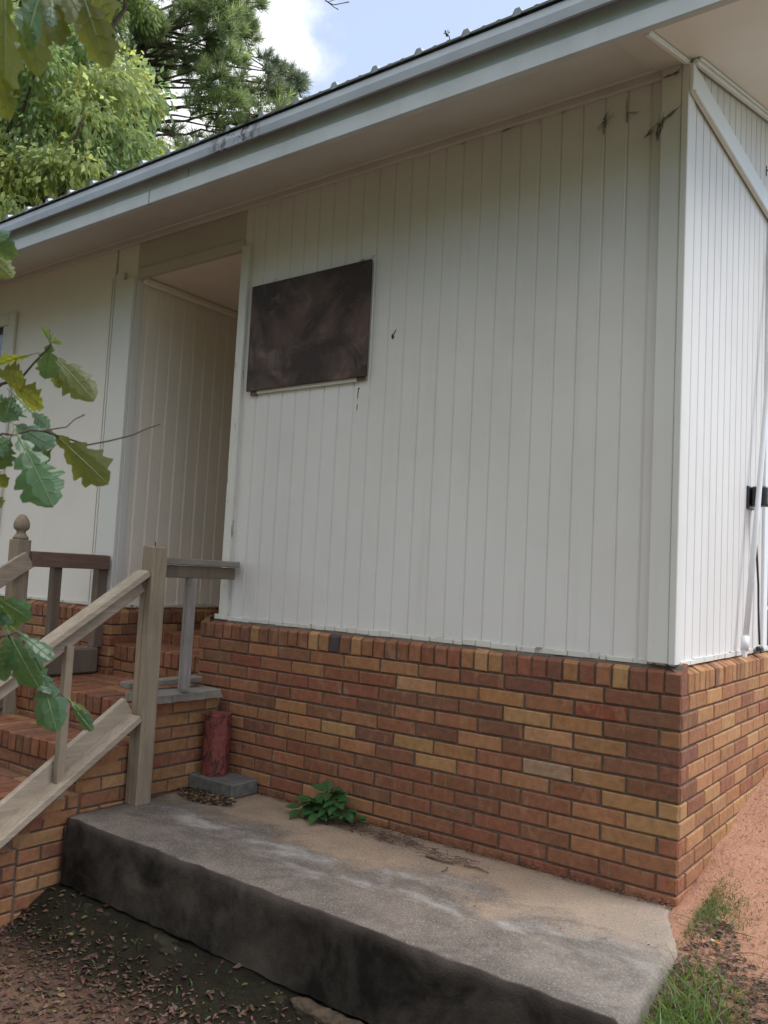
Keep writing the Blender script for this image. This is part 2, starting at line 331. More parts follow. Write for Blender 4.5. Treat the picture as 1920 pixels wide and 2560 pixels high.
M['iron'] = m_simple('dark steel', (.03, .028, .027), (.05, .045, .04), 40, .6, .001, .4)
M['glass'] = m_simple('dark window pane', (.018, .02, .022), (.03, .03, .03), 2, .08, .0002, .6)
M['web'] = m_simple('dusty cobweb', (.13, .11, .105), (.08, .07, .068), 40, .95, .001, .1)
M['conc_pale'] = m_simple('pale drive concrete', (.46, .44, .40), (.38, .36, .33), 1.5, .9, .002)
M['butt_paper'] = m_simple('cigarette paper', (.72, .70, .64), (.60, .57, .50), 60, .8, .0003)
M['butt_filter'] = m_simple('orange filter paper', (.62, .30, .09), (.5, .24, .08), 90, .8, .0003)
M['far_wall'] = m_paint('far wall paint', WHITE)

# ---------------------------------------------------------------- ground
def sm(a, b, x):
    t = max(0., min(1., (x - a) / (b - a))); return t * t * (3 - 2 * t)
def gz(x, y):
    right = -.885 + (.185 * y if y > 0 else .13 * y)
    if y > 2.2: right = -.885 + .185 * 2.2 + .18 * (1 - math.exp(-(y - 2.2) / 1.5))
    if y < -2: right = -.885 - .26 - .04 * min(4, -y - 2)
    left = -1.20 - .13 * sm(-.95, -1.25, y) - .07 * sm(-1.25, -1.9, y) if y < -.9 else -1.20
    k = sm(.34, -.3, x) * sm(-.25, -.8, y)
    k *= 1 - .6 * sm(-3.5, -6, y)
    h = right * (1 - k) + left * k
    if y < .4: h -= .09 * sm(.20, .10, x) * (1 - k)
    if x < -2.4 and y < 1: h = min(h, -1.2)
    h += .012 * noise.noise(Vector((x * 3.1, y * 3.1, 0))) + .006 * noise.noise(Vector((x * 11, y * 11, 3)))
    if x > .1: h += .022 * noise.noise(Vector((x * 5, y * 5, 7)))
    d = math.hypot(x, y)
    if d > 12: h += .25 * noise.noise(Vector((x * .05, y * .05, 1))) * min(1, (d - 12) / 20)
    return h
def ground_axis(lo, hi, f0, f1, step):
    a = [f0 + i * step for i in range(int((f1 - f0) / step) + 1)]
    s_ = step; v = a[-1]
    while v < hi: s_ *= 1.28; v += s_; a.append(v)
    s_ = step; v = a[0]; b = []
    while v > lo: s_ *= 1.28; v -= s_; b.append(v)
    return b[::-1] + a
gx_ = ground_axis(-260, 260, -4.5, 2.6, .045); gy_ = ground_axis(-120, 320, -3.6, 3.2, .045)
g = MB(); g.v = [(x, y, gz(x, y)) for y in gy_ for x in gx_]; nx = len(gx_)
g.f = [(j * nx + i, j * nx + i + 1, (j + 1) * nx + i + 1, (j + 1) * nx + i) for j in range(len(gy_) - 1) for i in range(nx - 1)]
g.c = [(1, 1, 1, 1)] * len(g.f)
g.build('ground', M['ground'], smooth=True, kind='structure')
d = MB(); d.obox(Vector((-3, 28, -.40 + .02)), Vector((1, 0, 0)), Vector((0, 1, 0)), Vector((0, 0, 1)), 9, 16, .05); d.build('driveway', M['conc_pale'], kind='structure')

# ---------------------------------------------------------------- bricks
CH, BL, RP, Z0 = .067, .2245, .0705, -.119          # course height, brick pitch, rowlock pitch, joint under the rowlock
PAL = {'N': [(.265, .112, .064), (.245, .102, .060), (.285, .124, .068), (.235, .100, .060), (.26, .114, .068), (.30, .136, .076), (.25, .098, .058)],
       'D': [(.21, .096, .060), (.22, .098, .060), (.195, .092, .060)], 'T': [(.38, .205, .100), (.345, .180, .088), (.40, .225, .112)],
       'M': [(.34, .165, .080), (.31, .15, .080)], 'R': [(.25, .080, .050)], 'P': [(.35, .22, .15)], 'K': [(.075, .058, .060)]}
def tone(kind, rnd):
    c = rnd.choice(PAL[kind]); k = rnd.uniform(.9, 1.1); return (c[0] * k, c[1] * k * rnd.uniform(.94, 1.06), c[2] * k, 1)
def rnd_kind(rnd, tan=.2):
    r = rnd.random()
    if tan > .5: return 'T' if r < .55 else 'M' if r < .84 else 'D' if r < .87 else 'N'
    if tan > .3: return 'T' if r < .30 else 'M' if r < .62 else 'D' if r < .68 else 'N'
    return 'T' if r < tan else 'M' if r < tan + .11 else 'D' if r < tan + .30 else 'N'
BR =  {(2, 3): 'T', (1, 5): 'T', (0, 7): 'M', (5, 5): 'T', (4, 4): 'T', (3, 2): 'T', (3, 1): 'T', (6, 5): 'T', (5, 1): 'T', (6, 1): 'T', (6, 0): 'T', (7, 0): 'T', (7, 1): 'M', (8, 1): 'T', (5, 7): 'T', (2, 2): 'M', (0, 2): 'M', (3, 5): 'M', (5, 4): 'M', (6, 3): 'M', (9, 1): 'M', (0, 10): 'M', (6, 8): 'M', (5, 8): 'M', (4, 9): 'M', (5, 10): 'M', (2, 5): 'D', (2, 4): 'D', (5, 6): 'D', (6, 6): 'D', (3, 3): 'D', (0, 3): 'D', (0, 4): 'D', (4, 3): 'D', (9, 4): 'D', (9, 2): 'D', (2, 1): 'D', (0, 1): 'D', (3, 0): 'D', (5, 0): 'D', (0, 11): 'D', (4, 8): 'D', (4, 10): 'D', (1, 1): 'R', (1, 10): 'R', (5, 2): 'P'}
RL =  {13: 'T', 12: 'T', 11: 'T', 6: 'T', 32: 'T', 26: 'T', 25: 'T', 3: 'T', 24: 'K'}
def brick(mb, o, u, n, w, z0, z1, dep, rnd, top_drop=0.):
    """one brick: o = face corner, u along the wall, n outward; face inset chamfer, slightly uneven"""
    j = lambda a=.0016: rnd.uniform(-a, a)
    up = Vector((0, 0, 1)); c = .0045; pr = rnd.uniform(-.0018, .0018)
    A = [(0 + j(), z0 + j()), (w + j(), z0 + j()), (w + j(), z1 + j()), (0 + j(), z1 + j())]
    I = [(A[0][0] + c, A[0][1] + c), (A[1][0] - c, A[1][1] + c), (A[2][0] - c, A[2][1] - c), (A[3][0] + c, A[3][1] - c)]
    P = lambda a, d: o + u * a[0] + up * a[1] + n * d
    back = [P((a[0], a[1] + (top_drop if i > 1 else 0)), -dep) for i, a in enumerate(A)]
    vs = [P(a, pr) for a in I] + [P(a, pr - .005) for a in A] + back
    q = [(0, 1, 2, 3)] + [(4 + i, 4 + (i + 1) % 4, (i + 1) % 4, i) for i in range(4)] + [(8 + i, 8 + (i + 1) % 4, 4 + (i + 1) % 4, 4 + i) for i in range(4)]
    if u.cross(up).dot(n) < 0: q = [x[::-1] for x in q]
    mb.add(vs, q)
CT = {}
def brick_face(mb, o, u, n, L, ztop, rows, rnd, off0=.09, off1=.2125, rowlock=True, keys=None, tan=.2, rp=RP, bl=BL, dep=.045, lean=.036, rjit=.0, corner=0):
    """o: wall face point at z=0, at the end the bricks are counted from"""
    g = .0085
    if rowlock:
        s_ = .077 if corner == 2 else 0.; j = 0
        while s_ < L - .02:
            p = rp * (1 + rnd.uniform(-rjit, rjit)); w = min(p - g, L - s_ - .002); k = RL.get(j) if keys is not None else None
            k = k or ('N' if keys is not None and rnd.random() < .45 else 'D' if keys is not None and rnd.random() < .5 else rnd_kind(rnd, tan))
            mb.cur = tone(k, rnd); ex = rnd.uniform(0, .003)
            brick(mb, o + u * (s_ + (.004 if s_ == 0 else .002)) + n * ex, u, n, w, ztop + .004 + rnd.uniform(-.002, .002), ztop + .083 + rnd.uniform(-.0015, .001), .075, rnd, lean); s_ += p; j += 1
    for i in range(rows):
        z1 = ztop - CH * i - g / 2; z0 = z1 - CH + g; s_ = -((bl - off0) if i % 2 == 0 else (bl - off1)) ; j = 0
        s_ = s_ if s_ < 0 else s_
        while s_ < L - .015:
            a = max(.004, s_); e = min(L, s_ + bl) - (g if s_ + bl < L else 0)
            if e - a > .012:
                k = (keys or {}).get((i, j)); mb.cur = CT[i] if (corner == 2 and a < .01 and i in CT) else tone(k or rnd_kind(rnd, tan if not keys else .03), rnd)
                brick(mb, o + u * a, u, n, e - a, z0, z1, dep, rnd)
                if corner == 1 and a < .01: CT[i] = mb.cur
            s_ += bl; j += 1
X1, Y1 = .192, -.04
rnd = random.Random(11)
EX, EY, EN = Vector((1, 0, 0)), Vector((0, 1, 0)), Vector((0, -1, 0))

house = empty('house', (-2.4, 1.5, -1.0))
tag(house, 'off-white house with grooved siding on a red and tan brick base, ribbed metal roof', 'house')
H = lambda mb, name, mat, parent=house, **k: mb.build(name, M[mat], parent, **k)
bf = MB(); brick_face(bf, Vector((X1, Y1, 0)), -EX, EN, X1 + 2.53, Z0, 17, rnd, .089, .214, keys=BR, corner=1)
# left return of the front base, seen from the porch recess
brick_face(bf, Vector((-2.53, Y1, 0)), EY, -EX, .5, Z0, 8, rnd, .1, .2)
bw = H(bf, 'front_brick_base', 'brick')
bs = MB(); brick_face(bs, Vector((X1, Y1, 0)), EY, EX, 1.52 - Y1, Z0, 17, rnd, .10, .214, tan=.52, bl=.232, rp=.069, rjit=.22, corner=2)
bs_o = H(bs, 'side_brick_base', 'brick')
mo = MB(); mo.box(-2.52, X1 - .007, Y1 + .0075, .35, -1.35, -.115); mo.quad((-2.525, Y1 + .008, -.045), (X1 - .008, Y1 + .008, -.045), (X1 - .008, .0, -.006), (-2.525, .0, -.006))
mo.quad((-2.525, Y1 + .008, -.114), (X1 - .008, Y1 + .008, -.114), (X1 - .008, Y1 + .008, -.045), (-2.525, Y1 + .008, -.045)); H(mo, 'mortar', 'mortar', bw)
mo = MB(); mo.box(-.3, X1 - .0075, .36, 1.51, -1.35, -.115)
mo.quad((X1 - .008, Y1 + .01, -.114), (X1 - .008, 1.51, -.114), (X1 - .008, 1.51, -.045), (X1 - .008, Y1 + .01, -.045)); mo.quad((X1 - .008, Y1 + .01, -.045), (X1 - .008, 1.51, -.045), (.12, 1.51, -.006), (.12, Y1 + .01, -.006))
H(mo, 'mortar', 'mortar', bs_o)
# base under the wall left of the porch recess, and under the recess side wall
bl_ = MB(); brick_face(bl_, Vector((-3.375, Y1, 0)), -EX, EN, 3.37, Z0, 17, rnd, .09, .21, tan=.12)
brick_face(bl_, Vector((-3.375, Y1, 0)), EY, EX, 1.55, Z0, 5, rnd, .1, .21, tan=.15)
blo = H(bl_, 'porch_brick_base', 'brick')
mo = MB(); mo.box(-6.76, -3.383, Y1 + .0075, 1.5, -1.35, -.115); mo.quad((-3.384, Y1 + .01, -.114), (-3.384, 1.5, -.114), (-3.384, 1.5, -.045), (-3.384, Y1 + .01, -.045)); mo.quad((-3.384, Y1 + .01, -.045), (-3.384, 1.5, -.045), (-3.45, 1.5, -.004), (-3.45, Y1 + .01, -.004))
mo.quad((-6.76, Y1 + .008, -.114), (-3.384, Y1 + .008, -.114), (-3.384, Y1 + .008, -.045), (-6.76, Y1 + .008, -.045)); mo.quad((-6.76, Y1 + .008, -.045), (-3.384, Y1 + .008, -.045), (-3.384, .02, -.004), (-6.76, .02, -.004))
H(mo, 'mortar', 'mortar', blo)

# ---------------------------------------------------------------- grooved siding
def siding(p0, u, n, L, zb, zt, grooves, gw=.009, gd=.006, thick=.02):
    """panel with real vertical grooves. zb / zt: functions of the distance along"""
    mb = MB(); prof = [(0, 0)]
    for s_ in grooves:
        if 0 < s_ - gw and s_ + gw < L: k_ = gd / .006; prof += [(s_ - .0045 * k_, 0), (s_ - .003 * k_, -gd), (s_, -gd), (s_ + .0066 * k_, .0004), (s_ + .0086 * k_, .0016), (s_ + .0108 * k_, 0)]
    prof.append((L, 0)); up = Vector((0, 0, 1)); flip = u.cross(up).dot(n) < 0
    for (a, da), (b, db) in zip(prof, prof[1:]):
        z0a, z0b, z1a, z1b = zb(a), zb(b), zt(a), zt(b)
        if z1a - z0a < .001 and z1b - z0b < .001: continue
        q = [p0 + u * a + n * da + up * z0a, p0 + u * b + n * db + up * z0b, p0 + u * b + n * db + up * z1b, p0 + u * a + n * da + up * z1a]
        mb.quad(*(q[::-1] if flip else q))
    e = [p0 + up * zb(0), p0 + u * L + up * zb(L), p0 + u * L + up * zt(L), p0 + up * zt(0)]; bk = [v - n * thick for v in e]
    for i in range(4): mb.quad(e[i], e[(i + 1) % 4], bk[(i + 1) % 4], bk[i])
    mb.quad(*bk)
    return mb
G = .1016
front = siding(Vector((.157, 0, 0)), -EX, EN, 2.56, lambda s_: -.014, lambda s_: 2.43, [.157 + G * k for k in range(-1, 24)])
H(front, 'front_siding', 'siding')
ztop = lambda s_: 2.43 + .3 * s_
side1 = siding(Vector((.157, -.0, 0)), EY, EX, 1.44, lambda s_: -.014, lambda s_: 2.30, [.085 + G * k for k in range(0, 14)], gw=.006)
H(side1, 'side_siding', 'siding')
gab = siding(Vector((.1565, 0, 0)), EY, EX, 7.2, lambda s_: 2.30, lambda s_: 2.43 + .3 * min(s_, 7.2 - s_), [.085 + G * k for k in range(0, 70)], gw=.006)
H(gab, 'gable_siding', 'siding')
rev = siding(Vector((-3.42, 0, 0)), EY, EX, 1.5, lambda s_: -.014, lambda s_: 2.17, [.10 + G * k for k in range(0, 15)], gw=.006, gd=.010)
H(rev, 'recess_siding', 'recess')
rr = siding(Vector((-2.40, 0, 0)), EY, -EX, 1.5, lambda s_: .004, lambda s_: 2.17, [.10 + G * k for k in range(0, 15)], gw=.006); H(rr, 'recess_siding', 'recess')
m = MB(); m.box(-3.42, -2.40, 1.5, 1.53, -.2, 2.2); H(m, 'recess_back_wall', 'recess')
m = MB(); m.box(-6.7, -3.66, .000, .02, -.014, 2.43); m.box(-3.64, -3.42, .004, .02, -.014, 2.43); H(m, 'plain_wall_panel', 'plain')
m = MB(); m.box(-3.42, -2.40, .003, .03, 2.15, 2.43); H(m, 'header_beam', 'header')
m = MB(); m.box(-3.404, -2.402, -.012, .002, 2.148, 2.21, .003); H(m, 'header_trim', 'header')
m = MB(); m.box(-3.42, -2.40, .031, 1.5, 2.172, 2.20); H(m, 'recess_ceiling', 'recess')
m = MB(); m.bar((-3.395, .035, 2.148), (-3.395, 1.5, 2.148), .045, .048, b=.012); H(m, 'ceiling_moulding', 'recess'); m = MB(); m.bar((-2.42, .035, 2.155), (-2.42, 1.5, 2.155), .036, .034, b=.010); H(m, 'ceiling_moulding', 'trim_clean')
# back part of the house and the carport behind the short side wall, so that nothing is a shell
m = MB(); m.box(-6.72, .14, 1.44, 1.46, -.9, 2.3); m.box(-6.72, -6.70, 0, 7.2, -1.2, 2.43); m.box(-6.7, -2.6, 7.18, 7.2, -.9, 2.3); m.box(-2.62, -2.6, 1.46, 7.18, -.9, 2.3); H(m, 'rear_wall', 'far_wall')
for yy in (4.4, 7.1):
    m = MB(); m.box(.03, .13, yy - .05, yy + .05, -.7, 2.3, .004); H(m, 'carport_post', 'trim_clean')

# corner boards and frames
m = MB(); m.box(.050, .132, -.034, -.0005, -.004, 2.43, .003); H(m, 'corner_board', 'trim')
m = MB(); m.box(.134, .162, -.0395, .05, -.006, 2.44, .003); H(m, 'corner_board', 'trim')
m = MB(); m.box(.150, .172, 1.37, 1.455, -.004, 2.27, .003); H(m, 'corner_board', 'trim_clean')
m = MB(); m.box(-2.404, -2.345, -.026, -.0005, -.012, 2.16, .003); H(m, 'corner_board', 'peeling')
m = MB(); m.box(-3.625, -3.540, -.020, -.0005, .0, 2.215, .003); H(m, 'recess_post', 'trim')
m = MB(); m.box(-3.538, -3.418, -.026, -.0005, -.004, 2.154, .003); m.box(-3.4195, -3.410, 0, .055, .002, 2.154, .002); H(m, 'recess_post', 'trim')
# frieze, sill bead, soffits
m = MB(); m.box(-6.7, .133, -.024, -.0005, 2.388, 2.4305, .003); m.bar((-6.7, -.033, 2.4255), (.133, -.033, 2.4255), .018, .018, b=.005); H(m, 'frieze_board', 'soffit')
def sof(y): return 2.435 + .3 * y
m = MB(); rx0, rx1 = -6.9, .62
for xa, xb in ((rx0, .0), (.0, .157)):
    m.quad((xa, -.5, sof(-.5)), (xa, -.0, sof(0)), (xb, -.0, sof(0)), (xb, -.5, sof(-.5)))
H(m, 'eave_soffit', 'soffit')
m = MB(); m.quad((.157, -.5, sof(-.5) + .002), (.157, 3.6, sof(3.6)), (rx1, 3.6, sof(3.6)), (rx1, -.5, sof(-.5) + .002)); m.quad((.157, 3.6, sof(3.6)), (.157, 7.7, sof(-.5)), (rx1, 7.7, sof(-.5)), (rx1, 3.6, sof(3.6))); H(m, 'rake_soffit', 'rake')
sl = Vector((0, 1, .3)).normalized(); sn = Vector((0, -.3, 1)).normalized()
def slope_strip(mb, xa, xb, ya, yb, d0, d1, b=.002):
    c = Vector(((xa + xb) / 2, (ya + yb) / 2, sof((ya + yb) / 2) - (d0 + d1) / 2)); mb.obox(c, Vector((1, 0, 0)), sl, sn, (xb - xa) / 2, (yb - ya) / 2 * 1.044, (d1 - d0) / 2, b)
m = MB(); slope_strip(m, .03, .138, -.497, -.034, .001, .012); H(m, 'soffit_band', 'soffit')
m = MB(); slope_strip(m, .140, .162, -.498, -.04, .001, .022, .004); slope_strip(m, .167, .192, -.02, 3.5, .001, .024, .006); slope_strip(m, .192, .205, -.02, 3.5, .001, .012, .004); H(m, 'rake_moulding', 'trim_clean')
# horizontal band on the gable, from the front corner to beyond the end of the wall
m = MB(); m.box(.1625, .180, -.0395, 7.1, 2.285, 2.402, .003); m.bar((.184, -.03, 2.287), (.184, 7.1, 2.287), .010, .012, b=.004); H(m, 'gable_band', 'trim_clean')
# ragged caulk and sill strip under the siding
m = MB(); x = .15
while x > -2.42:
    w = random.uniform(.02, .11); m.box(x - w, x, -random.uniform(.004, .016), -.0008, -.012 - random.uniform(0, .004), random.uniform(.003, .016), .001); x -= w + random.choice((0, 0, .003, .006))
H(m, 'sill_strip', 'peeling'); m = MB(); y = .02
while y < 1.37:
    w = random.uniform(.04, .2); m.box(.1575, .158 + random.uniform(.005, .011), y, y + w, -.012, random.uniform(.005, .014), .001); y += w
H(m, 'sill_strip', 'peeling')
m = MB(); x = -3.42
while x > -5.0:
    w = random.uniform(.03, .14); m.box(x - w, x, -random.uniform(.004, .014), -.0008, -.010, random.uniform(.003, .014), .001); x -= w + random.choice((0, .01))
H(m, 'sill_strip', 'peeling'); m = MB(); y = .05
while y < 1.3:
    w = random.uniform(.03, .12); m.box(-3.4195, -3.418 + random.uniform(.008, .018), y, y + w, -.010, random.uniform(.003, .016), .001); y += w + random.choice((0, .01))
H(m, 'sill_strip', 'peeling')
# seam between the plain panels
m = MB(); m.box(-3.682, -3.6795, -.002, -.0008, .01, 2.2); H(m, 'panel_seam', 'iron')
# fascia, drip edge, roof
m = MB(); m.box(rx0, rx1, -.52, -.5, 2.268, 2.462, .002); H(m, 'fascia_board', 'fascia')
m = MB(); m.box(rx0, rx1, -.537, -.5205, 2.264, 2.338, .003); H(m, 'fascia_trim', 'fascia')
m = MB()
for xx in (-2.62, -5.1): m = MB(); m.box(xx, xx + .003, -.5385, -.5195, 2.264, 2.338); H(m, 'fascia_joint', 'iron'); m = MB(); m.box(xx + .3, xx + .3025, -.5212, -.5, 2.268, 2.40); H(m, 'fascia_joint', 'iron')
m = MB(); m.obox(Vector((rx1 + .01, 1.55, sof(1.55) + .09)), Vector((1, 0, 0)), sl, sn, .01, 2.14, .085, .002); H(m, 'rake_fascia', 'fascia')
m = MB()
prof = [(-.522, 2.44), (-.540, 2.425), (-.552, 2.402), (-.563, 2.388), (-.572, 2.391), (-.574, 2.43), (-.566, 2.468), (-.53, 2.484), (-.50, 2.49)]
N_ = 60
for i in range(N_):
    xa = rx0 + (rx1 + .02 - rx0) * i / N_; xb = rx0 + (rx1 + .02 - rx0) * (i + 1) / N_
    def dz(xx): return .0016 * noise.noise(Vector((xx * 1.7, 0, 0)))
    for (ya, za), (yb, zb_) in zip(prof, prof[1:]): m.quad((xa, ya, za + dz(xa)), (xb, ya, za + dz(xb)), (xb, yb, zb_ + dz(xb)), (xa, yb, zb_ + dz(xa)))
H(m, 'drip_edge', 'metal', smooth=False)
m = MB(); prof = []; RX = -.336
k0 = int((rx0 - RX) / .232) - 1
for k in range(k0, 8):
    c = RX + .232 * k
    for dx, h in ((-.022, 0), (-.010, .021), (.010, .021), (.022, 0), (.07, .0005), (.078, .004), (.086, .004), (.094, .0005), (.138, .0005), (.146, .004), (.154, .004), (.162, .0005)):
        if rx0 < c + dx < rx1 + .03: prof.append((c + dx, h))
sec = [(-.58, 2.482), (-.5, 2.506), (1.2, 3.016), (3.6, 3.736), (7.78, 2.482)]
def pt(p_, s_): return (p_[0], s_[0], s_[1] + p_[1] + (.0015 * noise.noise(Vector((p_[0] * 2, 0, 5))) if s_[0] < 0 else 0))
for a, b in zip(prof, prof[1:]):
    for s0, s1 in zip(sec, sec[1:]): m.quad(pt(a, s0), pt(b, s0), pt(b, s1), pt(a, s1))
    p0, p1 = pt(a, sec[0]), pt(b, sec[0]); m.quad((p0[0], p0[1] + .004, 2.476), (p1[0], p1[1] + .004, 2.476), p1, p0)
H(m, 'roof', 'metal')
m = MB(); m.quad((rx0, -.5, 2.474), (rx1, -.5, 2.474), (rx1, 3.6, 3.70), (rx0, 3.6, 3.70)); m.quad((rx0, 3.6, 3.70), (rx1, 3.6, 3.70), (rx1, 7.7, 2.474), (rx0, 7.7, 2.474)); H(m, 'roof_deck', 'wood_dark')
# far-left window: frame and dark pane
win = MB(); win.box(-4.955, -4.865, -.022, -.0008, .45, 2.145, .004); win.box(-6.15, -6.06, -.022, -.0008, .45, 2.145, .004); win.box(-6.059, -4.956, -.022, -.0008, 2.055, 2.145, .004); win.box(-6.059, -4.956, -.03, -.0008, .45, .52, .004)
win.box(-5.045, -4.957, -.012, -.0006, .521, 2.054, .003); win.box(-6.058, -5.97, -.012, -.0006, .521, 2.054, .003)
wo = H(win, 'window', 'trim'); m = MB(); m.box(-5.969, -5.046, -.006, -.0005, .522, 2.053); H(m, 'pane', 'glass', wo)
# roof sprig
m = MB(); m.tube([(-.642, -.575, 2.478), (-.648, -.58, 2.50), (-.66, -.582, 2.515), (-.652, -.58, 2.53)], [.0022, .002, .0016, .001], 5); m.tube([(-.660, -.582, 2.515), (-.672, -.583, 2.520)], .0022, 5)
for i in range(7):
    c = Vector((-.655 + random.uniform(-.012, .01), -.58, 2.515 + random.uniform(-.01, .02))); a = Vector((random.uniform(-1, 1), random.uniform(-1, 1), random.uniform(-.2, 1))).normalized() * .008; b = a.orthogonal().normalized() * .004
    m.quad(c - b, c + a, c + b, c - a)
tag(m.build('weed_sprig', M['twig']), 'tiny dark sprig growing out of the roof edge against the sky', 'weed')

# ---------------------------------------------------------------- plywood board with its battens
pb = empty('plywood_board', (-1.87, -.02, 1.58)); tag(pb, 'dark brown stained plywood board covering an opening in the pale grooved wall', 'board')
m = MB(); m.obox(Vector((-1.862, -.0215, 1.592)), Vector((.9998, 0, .003)), EY, Vector((-.003, 0, .9998)), .432, .0065, .306, .0015); m.build('panel', M['board'], pb)
m = MB(); m.box(-2.22, -1.50, -.0145, -.001, 1.268, 1.31, .001); m.build('batten', M['trim'], pb)
m = MB(); m.box(-2.27, -2.22, -.0145, -.001, 1.262, 1.29, .001); m.build('batten', M['wood_dark'], pb); m = MB(); m.box(-1.495, -1.445, -.0145, -.001, 1.272, 1.31, .001); m.build('batten', M['wood_dark'], pb)
m = MB()
for (x, z) in [(-2.24, 1.87), (-1.47, 1.87), (-2.24, 1.33), (-1.47, 1.33), (-1.86, 1.87), (-1.65, 1.42), (-1.64, 1.55), (-1.64, 1.63), (-1.59, 1.60), (-1.655, 1.75), (-1.59, 1.41)]: m = MB(); m.tube([(x, -.0275, z), (x, -.0305, z)], .0032, 8); m.build('screw', M['block'], pb)
# marks in the wall: a round hole and torn streaks
m = MB()
c = Vector((-1.289, -.0012, 1.478)); pts = []
for k in range(12):
    a = k / 12 * 6.283; pts.append(c + Vector((math.cos(a) * .010, 0, math.sin(a) * .014)) * random.uniform(.7, 1.2))
m.quad(*pts); m.quad((-1.289, -.0012, 1.49), (-1.281, -.0012, 1.488), (-1.268, -.0012, 1.512), (-1.272, -.0012, 1.514))
for x0_, z0_, z1_ in ((-1.496, 1.235, 1.180), (-1.4975, 1.150, 1.120)): m.quad((x0_, -.0012, z0_), (x0_ + .006, -.0012, z0_), (x0_ + .003, -.0012, z1_), (x0_ - .001, -.0012, z1_))
m.quad((-1.496, -.0012, 1.235), (-1.484, -.0012, 1.238), (-1.484, -.0012, 1.232), (-1.490, -.0012, 1.229))
H(m, 'wall_scars', 'iron')
# ---------------------------------------------------------------- cobwebs in the upper corner
def web(name, label, strands):
    m = MB()
    for p, q, n, spread in strands:
        p, q = Vector(p), Vector(q)
        for i in range(int(n * .6)):
            a = p.lerp(q, random.uniform(-.02, .3)) + Vector((random.uniform(-1, 1), random.uniform(-.6, .1), random.uniform(-1, 1))) * spread * .5
            b = p.lerp(q, random.uniform(.4, 1.)) + Vector((random.uniform(-1, 1), random.uniform(-.6, .1), random.uniform(-1, 1))) * spread
            mid = (a + b) / 2 + Vector((random.uniform(-1, 1), random.uniform(-.5, .2), random.uniform(-1, .3))) * spread; r_ = random.uniform(.0004, .0012)
            a.y = min(a.y, -.004); b.y = min(b.y, -.004); mid.y = min(mid.y, -.006); m.tube([a, mid, b], [r_ * .6, r_, r_ * .5], 4)
    tag(m.build(name, M['web']), label, 'cobweb', 'dusty cobwebs under the eave')
web('cobweb', 'thick dark cobweb strung across the corner trim just below the eave', [((-.03, -.014, 2.150), (.05, -.037, 2.185), 22, .010), ((.05, -.039, 2.185), (.14, -.044, 2.235), 20, .007), ((.035, -.02, 2.12), (.052, -.038, 2.22), 30, .015), ((.046, -.038, 2.17), (.066, -.041, 2.20), 24, .010), ((.10, -.040, 2.372), (.132, -.043, 2.385), 14, .010), ((.05, -.038, 2.375), (.13, -.042, 2.385), 12, .005)])
web('cobweb', 'small ragged cobweb on the third siding groove from the corner', [((-.21, -.01, 2.27), (-.17, -.012, 2.31), 14, .02), ((-.24, -.01, 2.255), (-.19, -.012, 2.265), 8, .012), ((-.205, -.01, 2.22), (-.19, -.01, 2.36), 10, .008)])
web('cobweb', 'sparse cobweb crossing the second siding groove from the corner', [((-.11, -.01, 2.285), (-.03, -.012, 2.275), 8, .008), ((-.105, -.01, 2.24), (-.10, -.01, 2.37), 12, .008)])
web('cobweb', 'faint line of cobweb under the frieze at the middle of the wall', [((-.72, -.012, 2.375), (-.60, -.015, 2.382), 10, .006), ((-.93, -.012, 2.37), (-.90, -.012, 2.384), 4, .005), ((-.52, -.012, 2.36), (-.505, -.012, 2.384), 6, .005), ((-.42, -.012, 2.375), (-.36, -.012, 2.383), 6, .005)])
web('cobweb', 'wisps of cobweb on top of the brown plywood board', [((-1.53, -.03, 1.895), (-1.42, -.03, 1.905), 12, .008), ((-2.13, -.03, 1.895), (-2.10, -.03, 1.915), 4, .004), ((-1.43, -.03, 1.90), (-1.40, -.02, 1.925), 6, .006)])

